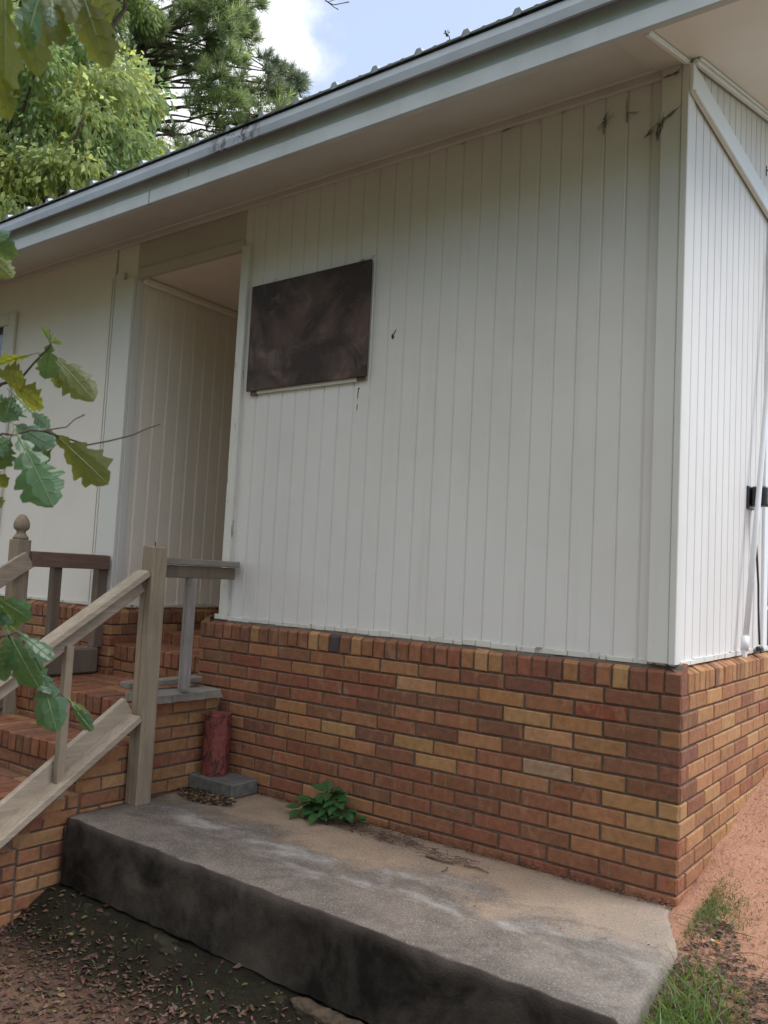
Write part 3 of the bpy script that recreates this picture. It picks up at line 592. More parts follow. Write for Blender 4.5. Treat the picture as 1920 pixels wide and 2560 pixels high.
# ---------------------------------------------------------------- concrete slab
def slab():
    mb = MB(); x0, x1, y0, y1, zt, zb = -2.30, .33, -.965, -.041, -.898, -1.192
    nx_, ny_ = 120, 44; r_ = .018; idx = {}
    def P(i, j):
        x = x0 + (x1 - x0) * i / nx_; y = y0 + (y1 - y0) * j / ny_
        # ragged end at the open side
        e = .012 * noise.noise(Vector((y * 9, 2, 0))) - .125 * (1 - sm(-.04, -.42, y)) - .035 * (1 - sm(-.4, -.95, y))
        x += (e if i > nx_ * .9 else 0) * (i - nx_ * .9) / (nx_ * .1)
        z = zt + .0035 * noise.noise(Vector((x * 6, y * 6, 0))) + .0012 * noise.noise(Vector((x * 40, y * 40, 0)))
        if j == 0: z -= r_ * .45; y += 0.009 * noise.noise(Vector((x * 11, 0, 0))) + .004 * noise.noise(Vector((x * 45, 0, 0))); z -= .004 * abs(noise.noise(Vector((x * 30, 1, 0))))
        if j == 1: z -= .003; y = y0 + .010 + .004 * noise.noise(Vector((x * 14, 3, 0)))
        if i == nx_: z -= r_ * .5
        # the chipped front corner
        dd = math.hypot(x - x1, y - y0)
        if dd < .03: z -= (.03 - dd) * .4
        return (x, y, z)
    for j in range(ny_ + 1):
        for i in range(nx_ + 1): idx[i, j] = len(mb.v); mb.v.append(P(i, j))
    for j in range(ny_):
        for i in range(nx_): mb.f.append((idx[i, j], idx[i + 1, j], idx[i + 1, j + 1], idx[i, j + 1])); mb.c.append((1, 1, 1, 1))
    R_ = 10
    def skirt(ring, dirn):
        prev = ring
        for k in range(1, R_ + 1):
            cur = []
            for n_, vi in enumerate(ring):
                x, y, z = mb.v[vi]; t = k / R_; zz = z - (z - zb) * t; bump = .010 * noise.noise(Vector((x * 7, y * 7, zz * 9))) + .006 * noise.noise(Vector((x * 25, y * 25, zz * 25)))
                cur.append(len(mb.v)); mb.v.append((x + dirn[0] * (bump + .004), y + dirn[1] * (bump + .004 + .01 * t), zz))
            for a in range(len(ring) - 1): mb.f.append((prev[a], cur[a], cur[a + 1], prev[a + 1])); mb.c.append((1, 1, 1, 1))
            prev = cur
    skirt([idx[i, 0] for i in range(nx_ + 1)], (0, -1)); skirt([idx[nx_, j] for j in range(ny_ + 1)], (1, 0)); skirt([idx[0, j] for j in range(ny_, -1, -1)], (-1, 0))
    return mb
sl_ = empty('concrete_slab', (-1, -.5, -1.19)); tag(sl_, 'long concrete slab along the brick base with a black mossy front edge', 'slab')
slab().build('slab_block', M['slab'], sl_, smooth=True)
# rough footing lumps under the front edge
m = MB()
def lump(mb, c, rx, ry, rz, seed, n=14):
    vs = []; fs = []
    for i in range(n + 1):
        th = math.pi * i / n
        for j in range(n * 2):
            ph = math.pi * j / n; dv = Vector((math.sin(th) * math.cos(ph), math.sin(th) * math.sin(ph), math.cos(th)))
            k = 1 + .28 * noise.noise(dv * 2.1 + Vector((seed, 0, 0))) + .12 * noise.noise(dv * 7 + Vector((seed, 5, 0))); vs.append((c[0] + dv.x * rx * k, c[1] + dv.y * ry * k, c[2] + dv.z * rz * k))
    for i in range(n):
        for j in range(n * 2): a = i * n * 2 + j; b = i * n * 2 + (j + 1) % (n * 2); fs.append((a, a + n * 2, b + n * 2, b))
    mb.add(vs, fs)
for i in range(34):
    x = -2.25 + i * .077 + random.uniform(-.02, .02); lump(m, (x, -.985 + random.uniform(-.012, .012), -1.238 + random.uniform(-.006, .006)), random.uniform(.07, .11), random.uniform(.035, .055), random.uniform(.018, .026), i * 3.3)
m.build('footing', M['footing'], sl_, smooth=True); m = MB()
for x, r_ in ((-.76, .07), (-.66, .09), (-.56, .07)): lump(m, (x, -1.005, -1.216), r_, .032, .026, x * 9)
m.build('footing', M['footing_tan'], sl_, smooth=True)

# ---------------------------------------------------------------- brick steps
st = empty('brick_steps', (-2.9, -.9, -1.3)); tag(st, 'flight of worn brick steps with rowlock nosings up to the recessed porch', 'steps')
SX0, SX1 = -3.62, -2.33
LV = [(-.43, -.59, .35), (-.62, -.885, -.59), (-.81, -1.18, -.885), (-1.0, -1.475, -1.18), (-1.19, -1.77, -1.475)]    # top z, front y, back y
b1 = MB(); b2 = MB(); rnd = random.Random(5)
# tread rowlocks (tops and fronts): bricks on edge along each nosing, then tread bricks
def tread(mb, zt, yf, yb, x0, x1, tan=.12):
    x = x0; g_ = .009
    while x < x1 - .02:
        w = min(.0705 - g_, x1 - x); mb.cur = tone(rnd.choice('NNNDM'), rnd); dz_ = rnd.uniform(-.0035, .0015)
        mb.box(x, x + w, yf + rnd.uniform(-.004, .003), min(yb, yf + .205), zt - .092 + dz_, zt + dz_, .005); x += .0705
    y = yf + .213
    while y < yb - .02:
        d_ = min(.0615, yb - y); x = x0 - rnd.random() * .1
        while x < x1 - .02:
            a = max(x, x0); e = min(x + .2245 - g_, x1)
            if e - a > .02: mb.cur = tone(rnd.choice('NNNDM'), rnd); mb.box(a, e, y, y + d_, zt - .05, zt + rnd.uniform(-.003, .001), .004)
            x += .2245
        y += .0705
    # riser courses under the nosing
    o_ = Vector((x1, yf + .006, 0)); zt2 = zt - .096
    brick_face(mb, o_, -EX, EN, x1 - x0, zt2, 2, rnd, .1, .2, rowlock=False, tan=tan)
for zt, yf, yb in LV: tread(b1, zt, yf, yb, SX0, SX1)
tread(b1, -.24, 0.0, .34, -3.375, -2.532); tread(b1, -.165, .34, 1.5, -3.375, -2.532)
b1.build('treads', M['brick'], st)
# the open side of the flight, stepped courses facing the slab
for n_, (zt, yf, yb) in enumerate(LV):
    zz = zt - .002; i = 0
    yend = -.045 if n_ == 0 else yb
    while zz > -1.5:
        z1 = zz - .0045; z0 = zz - CH + .0045; y = yf + .004 - (.11 if i % 2 else 0.0) ; y0_ = yf + .004
        ph = (round((zt - zz) / CH)) % 2
        yy = y0_ - (.1122 if (i + n_) % 2 else 0)
        while yy < yend - .01:
            a = max(yy, y0_); e = min(yy + BL, yend) - .0085
            if e - a > .015: b2.cur = tone(rnd_kind(rnd, .38), rnd); brick(b2, Vector((SX1 + .002, a, 0)), EY, EX, e - a, z0, z1, .05, rnd)
            yy += BL
        zz -= CH; i += 1
b2.build('side_wall', M['brick'], st)
m = MB()
for n_, (zt, yf, yb) in enumerate(LV): m.box(SX0 + .01, SX1 - .006, yf + .014, yb + .013 if n_ else -.03, -1.5, zt - .006)
m.box(-3.4, -2.52, .012, 1.5, -.6, -.247); m.box(-3.4, -2.52, .352, 1.5, -.3, -.171)
m.build('mortar', M['mortar'], st)
# old timber laid at the left side of the landing
m = MB(); m.box(-3.60, -3.44, -.60, -.06, -.425, -.265, .012); m.box(-3.63, -3.46, -.86, -.63, -.60, -.50, .01); tag(m.build('timber_block', M['wood_dark']), 'dark square timber lying on the left end of the brick landing', 'timber')

# ---------------------------------------------------------------- near handrail (slab side)
hr = empty('handrail', (-2.26, -.6, -.9)); tag(hr, 'pale weathered wooden handrail with a split tall post standing on the slab', 'handrail')
m = MB(); m.box(-2.312, -2.272, -.645, -.556, -.9, .372, .004); m.box(-2.269, -2.222, -.645, -.556, -.9, .367, .004); m.box(-2.30, -2.25, -.64, -.56, -.9, .34)
m.build('post', M['wood_z'], hr)
m = MB(); m.tube([(-2.27, -.60, .36), (-2.271, -.60, .392)], .003, 6); m.build('nail', M['iron'], hr)
SLP = Vector((0, -.645, -.43)).normalized(); UPV = Vector((0, .43, -.645)).normalized() * -1
def rail(name, y, z, w, h, L, X, mat='wood_y'):
    p = Vector((X, y, z)); q = p + SLP * L; m = MB(); m.bar(p, q, w, h, UPV, .005); return m.build(name, M[mat], hr)
rail('top_rail', -.650, .235, .088, .036, 1.78, -2.275)
rail('rail_support', -.66, .176, .036, .084, 1.72, -2.292, 'wood_y')
m = MB(); m.box(-2.312, -2.222, -2.10, -2.012, -1.45, -.62, .004); m.build('lower_post', M['wood_z'], hr)
rail('bottom_rail', -.650, -.475, .088, .036, 1.6, -2.262)
rail('stringer', -.655, -.435, .034, .125, 1.6, -2.318)
for k, yb_ in enumerate((-1.045, -1.62)):
    m = MB(); zt_ = .175 + (yb_ + .66) * .667 ; m.box(-2.290, -2.252, yb_ - .019, yb_ + .019, zt_ - .72, zt_ - .03, .003); m.build('baluster', M['wood_y' if 0 else 'wood_z'], hr)
m = MB(); m.box(-2.345, -2.258, -.553, -.018, .283, .316, .004); m.build('level_rail', M['plank'], hr)
m = MB(); m.box(-2.318, -2.282, -.553, -.03, .215, .279, .003); m.build('level_rail_support', M['wood_dark'], hr)
m = MB(); m.box(-2.3, -2.262, -.355, -.317, -.372, .214, .004); m.box(-2.325, -2.302, -.352, -.32, -.372, .214, .003); m.build('baluster', M['wood_gray'], hr)
m = MB()
def ragged_plank(mb, x0, x1, y0, y1, z0, z1):
    n_ = 26; t_ = []
    for i in range(n_ + 1):
        y = y0 + (y1 - y0) * i / n_; r1 = .018 * noise.noise(Vector((y * 9, 1, 0))) + .008 * noise.noise(Vector((y * 40, 1, 0))); dz_ = .006 * noise.noise(Vector((y * 12, 4, 0)))
        t_.append(((x0, y, z1), (x1 + r1 - (.03 * (i / n_) ** 6), y, z1 - .004 + dz_), (x1 + r1 - .004, y, z0 + dz_), (x0, y, z0)))
    for a, b in zip(t_, t_[1:]):
        for k in range(4): mb.quad(a[k], b[k], b[(k + 1) % 4], a[(k + 1) % 4])
    mb.quad(*t_[0]); mb.quad(*t_[-1][::-1])
ragged_plank(m, -2.47, -2.268, -.566, -.075, -.427, -.383); m.build('base_plank', M['plank'], hr)
m = MB(); m.bar((-2.505, -.55, -.355), (-2.455, -.10, -.345), .09, .03, b=.004); m.build('base_plank', M['plank'], hr)

# ---------------------------------------------------------------- far handrail (left side)
h2 = empty('handrail', (-3.5, -.62, -.4)); tag(h2, 'reddish far handrail whose newel post carries a carved acorn finial', 'handrail')
m = MB(); m.box(-3.545, -3.455, -.66, -.57, -.63, .384, .004); npost = m.build('newel_post', M['wood_z'], h2)
m = MB(); m.lathe((-3.50, -.615, .384), [(0, .040), (.006, .044), (.014, .044), (.022, .037), (.034, .028), (.046, .025), (.054, .030), (.062, .040), (.070, .044), (.085, .046), (.105, .043), (.125, .034), (.140, .023), (.148, .015), (.150, .004)], 24); m.build('finial', M['wood_z'], npost, smooth=True)
m = MB(); p = Vector((-3.44, -.585, .272)); m.bar(p, p + SLP * 1.9, .03, .105, UPV, .004); m.build('sloping_rail', M['wood_y'], h2)
m = MB(); m.box(-3.545, -3.457, -2.14, -2.05, -1.45, -.55, .004); m.build('lower_post', M['wood_z'], h2)
m = MB(); m.box(-3.455, -3.422, -.575, -.04, .228, .318, .004); m.box(-3.50, -3.456, -.565, -.04, .290, .320, .003); m.build('level_rail', M['wood_red'], h2)
m = MB(); m.box(-3.515, -3.458, -.405, -.350, -.265, .289, .004); m.build('baluster', M['wood_dark'], h2)
m = MB(); m.box(-3.52, -3.455, -.095, -.03, -.265, .289, .004); m.build('wall_post', M['wood_dark'], h2)
m = MB(); m.box(-3.49, -3.452, -1.30, -1.262, -.95, -.15, .003); m.build('baluster', M['wood_z'], h2)
m = MB(); p = Vector((-3.44, -.93, -.25)); m.bar(p, p + SLP * 1.6, .036, .088, UPV, .004); m.build('lower_rail', M['wood_y'], h2)

# ---------------------------------------------------------------- block and red cylinder
m = MB(); m.box(-2.325, -1.99, -.235, -.048, -.897, -.822, .006); tag(m.build('concrete_block', M['block']), 'flat grey concrete block in the corner between the steps and the brick base', 'block')
m = MB(); prof = [(0, .070)]
for i in range(1, 24): prof.append((i * .0135, .069 + .0012 * math.sin(i * 1.9)))
prof += [(.315, .071), (.322, .068), (.322, .046), (.306, .042)]
cx, cy = -2.225, -.142
cv = []; n_ = 40
vs = []; fs = []
for z, r_ in prof:
    for k in range(n_):
        a = 2 * math.pi * k / n_; rr_ = r_ * (1 + .05 * math.cos(6 * a) + .012 * noise.noise(Vector((math.cos(a) * 3, math.sin(a) * 3, z * 18)))); vs.append((cx + math.cos(a) * rr_, cy + math.sin(a) * rr_, -.822 + z))
for i in range(len(prof) - 1):
    for k in range(n_): fs.append((i * n_ + k, i * n_ + (k + 1) % n_, (i + 1) * n_ + (k + 1) % n_, (i + 1) * n_ + k))
fs.append(tuple((len(prof) - 1) * n_ + k for k in range(n_)))
m.add(vs, fs); tag(m.build('red_cylinder', M['red'], smooth=True), 'red flaking cylinder standing upright on the grey concrete block', 'cylinder')

# ---------------------------------------------------------------- things on the side wall
m = MB(); P0 = Vector((.200, .865, .03)); P1 = Vector((.215, 1.235, 1.56)); P2 = P1 + (P1 - P0) * .4
pr = empty('plastic_pole', (.2, .86, -.03)); tag(pr, 'long white plastic pipe leaning against the grooved side wall', 'pipe')
m.tube([P0, P0.lerp(P2, .3) + Vector((.004, 0, 0)), P0.lerp(P2, .7), P2], .0132, 14); m.build('pipe', M['pvc'], pr, smooth=True)
ad = (P1 - P0).normalized(); m = MB(); m.tube([P0 - ad * .012, P0 + ad * .055], .0178, 14); m.build('coupling', M['pvc'], pr, smooth=True)
m = MB(); m.tube([P0 - ad * .045 + Vector((.002, .002, 0)), P0 - ad * .01], [.011, .015], 10); m.build('spigot', M['pvc'], pr)
bx_ = empty('junction_box', (.16, 1.1, .75)); tag(bx_, 'black electrical box screwed to the side wall behind the leaning pipe', 'electrical box')
m = MB(); m.box(.1575, .168, 1.03, 1.155, .700, .812, .003); m.build('back_plate', M['black'], bx_)
m = MB(); m.box(.1685, .245, 1.065, 1.145, .715, .812, .008); m.build('housing', M['black'], bx_)
m = MB()
for i in range(5): m.box(.2452, .2475, 1.075 + (i % 3) * .025, 1.087 + (i % 3) * .025, .74 + (i // 3) * .035, .748 + (i // 3) * .035)
m.build('terminals', M['trim_clean'], bx_)
m = MB(); m.tube([(.205, 1.10, .716), (.192, 1.10, .66), (.182, 1.13, .56), (.178, 1.18, .45), (.176, 1.225, .33), (.178, 1.225, .22), (.184, 1.215, .12), (.186, 1.225, .03)], .0055, 8); m.build('cable', M['black'], bx_, smooth=True)
m = MB(); m.box(.172, .202, 1.195, 1.25, -.012, .022, .006); m.tube([(.19, 1.20, 0), (.20, 1.15, -.004), (.19, 1.11, .0)], .004, 6); m.build('plug', M['black'], bx_)
m = MB(); m.tube([(.158, 1.335, 2.52), (.158, 1.335, 2.575)], .003, 6); m.tube([(.158, 1.335, 2.55), (.20, 1.338, 2.543), (.24, 1.35, 2.53)], .003, 6); tag(m.build('wire_hook', M['iron']), 'small dark wire hook on the gable siding at the right edge', 'hook')
m = MB(); m.tube([(.168, 1.108, .43), (.178, 1.115, .415), (.172, 1.128, .41)], .006, 5); tag(m.build('insect_nest', M['twig']), 'small brown mud nest stuck on the siding beside the cable', 'nest')

# ---------------------------------------------------------------- cigarette ends
def surf(x, y): return gz(x, y)
def butt(p, ang, label):
    o = empty('cigarette_butt', p); tag(o, label, 'cigarette', 'cigarette ends on the ground'); dv = Vector((math.cos(ang), math.sin(ang), .05)).normalized(); p = Vector(p)
    m = MB(); m.tube([p, p + dv * .022], .0042, 10); m.build('filter', M['butt_filter'], o); m = MB(); m.tube([p + dv * .0222, p + dv * .034], .004, 10); m.build('paper', M['butt_paper'], o)
butt((.395, -.235, surf(.395, -.235) + .012), R(160), 'orange cigarette end in the dry grass beside the slab')
butt((.60, -.13, surf(.60, -.13) + .006), R(170), 'orange cigarette end out on the bare red clay')

# ---------------------------------------------------------------- weed on the slab
wd = empty('weed_plant', (-1.42, -.10, -.898)); tag(wd, 'low bright green weed growing at the joint of slab and brick base', 'plant')
LEAF = [(0, 0), (.06, .10), (.18, .24), (.34, .30), (.52, .27), (.70, .19), (.86, .09), (1, 0)]
def broad_leaf(mb, base, tip, wid, nrm, fold=.25, curl=.12, prof=LEAF):
    a = Vector(tip) - Vector(base); L = a.length; a.normalize(); n = Vector(nrm); n = (n - a * n.dot(a)).normalized(); s_ = a.cross(n)
    mid = []; lf = []; rt = []
    for t, w in prof:
        c = Vector(base) + a * (t * L) - n * (curl * L * t * t); mid.append(c); ww = w * wid / .3 * .5
        lf.append(c + s_ * ww + n * (abs(ww) * fold)); rt.append(c - s_ * ww + n * (abs(ww) * fold))
    for i in range(len(prof) - 1):
        mb.quad(mid[i], mid[i + 1], lf[i + 1], lf[i]); mb.quad(mid[i], rt[i], rt[i + 1], mid[i + 1])
m = MB(); ms_ = MB(); rw = random.Random(3)
for cx_, cy_, cz_, n_, s0 in [(-1.53, -.12, .06, 8, .095), (-1.46, -.10, .12, 9, .09), (-1.39, -.13, .10, 8, .085), (-1.57, -.18, .035, 6, .075), (-1.33, -.13, .06, 8, .07), (-1.45, -.19, .045, 7, .08), (-1.27, -.12, .035, 6, .055), (-1.50, -.16, .085, 7, .085), (-1.41, -.17, .07, 6, .08)]:
    c = Vector((cx_, cy_, -.898 + cz_)); ms_.tube([(cx_ + .02, -.05, -.897), (cx_ + .01, cy_ + .02, -.898 + cz_ * .5), c], [.003, .0025, .0018], 6)
    for i in range(n_):
        a = i * 2.4 + rw.random() * .5; el = rw.uniform(-.45, .45); dv = Vector((math.cos(a) * math.cos(el), math.sin(a) * math.cos(el) - .1, math.sin(el)))
        L = s0 * rw.uniform(.7, 1.1); b = c + dv * .012; k = rw.uniform(.75, 1.2); m.cur = (k, k, k, 1); tip = b + dv * L
        if tip.y > -.05: tip.y = -.055
        if tip.z < -.89: tip.z = -.888
        broad_leaf(m, b, tip, L * .62, (0, -.35, 1), .16, .14)
m.build('leaves', M['weed'], wd); ms_.build('stem', M['twig'], wd)

# ---------------------------------------------------------------- litter, sticks and grass
def leaf_litter(name, n, place, kind_label, size=(.02, .05), tones=None, seed=1):
    m = MB(); rl_ = random.Random(seed)
    for _ in range(n):
        x, y, z = place(rl_); a = rl_.uniform(0, 6.28); L = rl_.uniform(*size); w = L * rl_.uniform(.3, .55); t = rl_.uniform(-.5, .5); cc_ = rl_.choice(tones); m.cur = (*[v * rl_.uniform(.75, 1.15) for v in cc_], 1)
        u = Vector((math.cos(a), math.sin(a), t * .5)); v = Vector((-math.sin(a), math.cos(a), rl_.uniform(-.4, .4))); c = Vector((x, y, z + rl_.uniform(.002, .010)))
        p = [c - u * L / 2, c - v * w / 2 * .9 - u * L * .1, c + u * L * .22 - v * w * .3, c + u * L / 2, c + v * w / 2 + u * L * .1 + Vector((0, 0, L * .18)), c - u * L * .25 + v * w * .35]
        m.quad(*p[:4]); m.quad(p[0], p[3], p[4], p[5])
    o = m.build(name, M['litter']); o['kind'] = 'stuff'; o['label'] = kind_label; return o
BROWN = [(.18, .105, .075), (.14, .085, .062), (.21, .13, .095), (.16, .092, .068), (.115, .072, .055), (.26, .17, .12), (.15, .085, .065)]
def pl_front(r_):
    while 1:
        x = r_.uniform(-3.4, .2); y = r_.uniform(-2.3, -.98)
        if r_.random() < sm(-1.0, -1.22, y) + .10: return x, y, gz(x, y)
leaf_litter('leaf_litter', 11000, pl_front, 'brown fallen leaves covering the ground in front of the slab', (.010, .040), BROWN, 2)
def pl_right(r_):
    while 1:
        x = r_.uniform(.30, 1.1); y = r_.uniform(-1.5, .1)
        k = x * .55 + (y + .1) * .9 + .25 * noise.noise(Vector((x * 4, y * 4, 0)))
        if k < .1: return x, y, gz(x, y)
leaf_litter('dry_litter', 3800, pl_right, 'dry brown litter on the soil right of the slab', (.010, .032), [(.24, .165, .125), (.16, .105, .08), (.30, .22, .17), (.11, .075, .06)], 3)
def pl_pile(cx_, cy_, rx_, ry_):
    def f(r_):
        a = r_.uniform(0, 6.28); q = r_.random() ** .6; x = cx_ + math.cos(a) * rx_ * q; y = min(-.055, cy_ + math.sin(a) * ry_ * q); return x, y, -.898 + r_.random() * .012
    return f
leaf_litter('leaf_pile', 420, pl_pile(-2.10, -.31, .20, .085), 'dark rotting leaves heaped in front of the grey block', (.012, .035), [(.09, .055, .045), (.07, .045, .035), (.17, .11, .075), (.38, .26, .12)], 4)
leaf_litter('leaf_debris', 330, pl_pile(-1.20, -.16, .33, .07), 'fine reddish leaf debris on the slab below the wall', (.006, .020), [(.15, .08, .06), (.19, .10, .075), (.11, .06, .05)], 5)
leaf_litter('leaf_crumbs', 160, pl_pile(-.9, -.35, 1.2, .28), 'scattered crumbs and flakes on the slab top', (.004, .012), [(.12, .08, .06), (.5, .45, .36), (.18, .11, .08)], 6)
leaf_litter('wall_foot_dirt', 1500, lambda r_: (r_.uniform(-2.0, .18), -.043 - r_.random() ** 2 * .035, -.898 + r_.random() ** 2 * .02), 'clay crumbs along the foot of the brick base', (.005, .016), [(.26, .13, .085), (.21, .105, .07), (.34, .19, .13)], 8)
YG = [(.20, .24, .05), (.30, .26, .07), (.12, .19, .05), (.42, .33, .13)]
leaf_litter('green_litter', 60, lambda r_: (lambda x, y: (x, y, gz(x, y) + .008))(r_.uniform(-2.6, -.3), r_.uniform(-1.7, -1.0)), 'yellow green leaves scattered over the brown leaf litter', (.014, .034), YG, 7)
def pl_clay(r_):
    x = .22 + r_.random() ** 1.5 * 1.3; y = r_.uniform(-.5, 2.2); return x, y, gz(x, y)
leaf_litter('clay_crumbs', 2600, pl_clay, 'clay crumbs and small chips on the bare red soil', (.004, .016), [(.50, .27, .18), (.36, .18, .12), (.62, .36, .25), (.30, .17, .12)], 12)
def sticks(name, n, place, label, ln, rad, seed, mat='stick'):
    m = MB(); rs_ = random.Random(seed)
    for _ in range(n):
        x, y, z = place(rs_); a = rs_.gauss(0, .9) + rs_.choice((0, 3.14)); L = rs_.uniform(*ln); r_ = rs_.uniform(*rad); dz_ = rs_.uniform(-.05, .1)
        p = Vector((x, y, z + .004)); q = p + Vector((math.cos(a), math.sin(a) * .6, dz_ * .3)) * L; q.y = min(q.y, -.05) if z > -.93 and x < .3 else q.y
        md = (p + q) / 2 + Vector((rs_.uniform(-1, 1), rs_.uniform(-1, 1), .4)) * L * .12; m.tube([p, md, q], [r_, r_ * .9, r_ * .5], 5)
    o = m.build(name, M[mat]); o['kind'] = 'stuff'; o['label'] = label
sticks('twig_debris', 190, pl_pile(-1.12, -.15, .26, .06), 'fine twigs and pine straw heaped on the slab', (.02, .08), (.0006, .0016), 1)
sticks('twig_debris', 34, pl_pile(-.72, -.20, .14, .05), 'little heap of broken twigs at the middle of the slab', (.03, .09), (.001, .003), 2)
sticks('pine_straw', 1300, lambda r_: (lambda t: (t[0], t[1], gz(t[0], t[1]) + .004))(pl_right(r_)), 'pine straw and thin dry stalks right of the slab', (.03, .11), (.0006, .0016), 3)
m = MB(); 
for pts, r_ in (([(-.80, -.235, -.892), (-.74, -.245, -.888), (-.66, -.24, -.89)], .006), ([(-.62, -.225, -.890), (-.56, -.215, -.889), (-.50, -.232, -.89)], .004), ([(-.66, -.29, -.893), (-.645, -.32, -.891), (-.65, -.35, -.893)], .0035)): m.tube(pts, [r_, r_ * .9, r_ * .6], 7)
tag(m.build('broken_twig', M['stick']), 'short thick broken twigs lying on the middle of the slab', 'twig')
def grass(name, label, place, n, hgt, seed, wid=(.0018, .004), lean=.5, mat='grass', tones=((1, 1, 1),)):
    m = MB(); rg = random.Random(seed)
    for _ in range(n):
        x, y, z = place(rg); h = rg.uniform(*hgt); w = rg.uniform(*wid); a = rg.uniform(0, 6.28); s_ = Vector((math.cos(a), math.sin(a), 0)) * w; ln_ = Vector((rg.uniform(-1, 1), rg.uniform(-1, 1), 0)) * h * lean; k = rg.uniform(.6, 1.35); tc_ = rg.choice(tones); m.cur = (tc_[0] * k, tc_[1] * k, tc_[2] * k, 1)
        p0 = Vector((x, y, z)); prev = (p0 - s_, p0 + s_)
        for t in (.35, .7, 1.):
            c = p0 + Vector((0, 0, h * (t - .25 * t * t * lean))) + ln_ * t * t; ww = 1 - t * .9; cur = (c - s_ * ww, c + s_ * ww); m.quad(prev[0], prev[1], cur[1], cur[0]); prev = cur
    o = m.build(name, M[mat]); o['kind'] = 'stuff'; o['label'] = label
def pl_gr(r_):
    while 1:
        x = r_.gauss(.41, .07); y = r_.gauss(-.80, .22)
        if x > .335 and -1.7 < y < -.42: return x, y, gz(x, y) - .005
grass('grass', 'tuft of long green grass along the open end of the slab', pl_gr, 950, (.025, .12), 1, lean=.9, tones=((1.3, 1.2, 1), (1.6, 1.35, 1.1), (1, 1, 1), (2.6, 1.8, 2.0)))
def pl_gr2(r_):
    x = .27 + abs(r_.gauss(0, .07)); y = r_.gauss(-.03, .12)
    return max(x, .23), y, gz(max(x, .23), y) - .003
grass('dry_grass', 'grey green matted grass at the foot of the brick corner', pl_gr2, 1300, (.012, .045), 2, (.001, .0022), 1.0, tones=((1.5, 1.0, 1.6), (2.4, 1.5, 2.6), (1, .8, 1)))
def pl_gr3(r_):
    c = r_.choice(((.62, .36, .10), (.80, .75, .10), (.72, .02, .10), (1.0, .3, .16), (.55, -.38, .12), (.50, .06, .12), (.62, .95, .12))); x = c[0] + r_.gauss(0, c[2]); y = c[1] + r_.gauss(0, c[2]); x = max(x, .24)
    return x, y, gz(x, y) - .003
grass('thin_grass', 'thin grey green grass patches dotted over the red clay', pl_gr3, 1900, (.008, .035), 3, (.0008, .002), .9, tones=((1.4, 1.0, 1.4), (2.2, 1.4, 2.0), (1, 1, 1)))
def pl_moss(r_): x = r_.uniform(-2.3, -.1); y = r_.uniform(-1.6, -1.02); return x, y, gz(x, y)
grass('moss_sprouts', 'small green sprouts in the damp soil below the slab', pl_moss, 300, (.01, .035), 4, (.002, .005), 1.1)

# ---------------------------------------------------------------- trees
NARROW = [(0, .04), (.25, .20), (.55, .24), (.8, .13), (1, 0)]
def small_leaf(mb, c, dv, wv, L, w):
    """one small leaf bent along its rib: four faces"""
    t = c + dv * L; m1 = c + dv * (L * .5) + dv.cross(wv) * (L * .08)
    mb.quad(c, m1 - wv * w, t, m1 + wv * w)
def in_view(p, pad=.03):
    v = p - CP; z = v.dot(CF)
    if z < .1: return False
    return abs(v.dot(CR) / z) < .460 + pad and abs(v.dot(CU) / z) < .6136 + pad
def limb(mb, p, q, r0, r1, rg, n=5, wob=.12):
    p, q = Vector(p), Vector(q); L = (q - p).length; pts = []
    for i in range(n + 1):
        t = i / n; pts.append(p.lerp(q, t) + Vector((rg.uniform(-1, 1), rg.uniform(-1, 1), rg.uniform(-.4, .4) + math.sin(t * 3.14) * .6)) * L * wob * .5 * (0 if i in (0, n) else 1))
    mb.tube(pts, [r0 + (r1 - r0) * i / n for i in range(n + 1)], 7); return pts
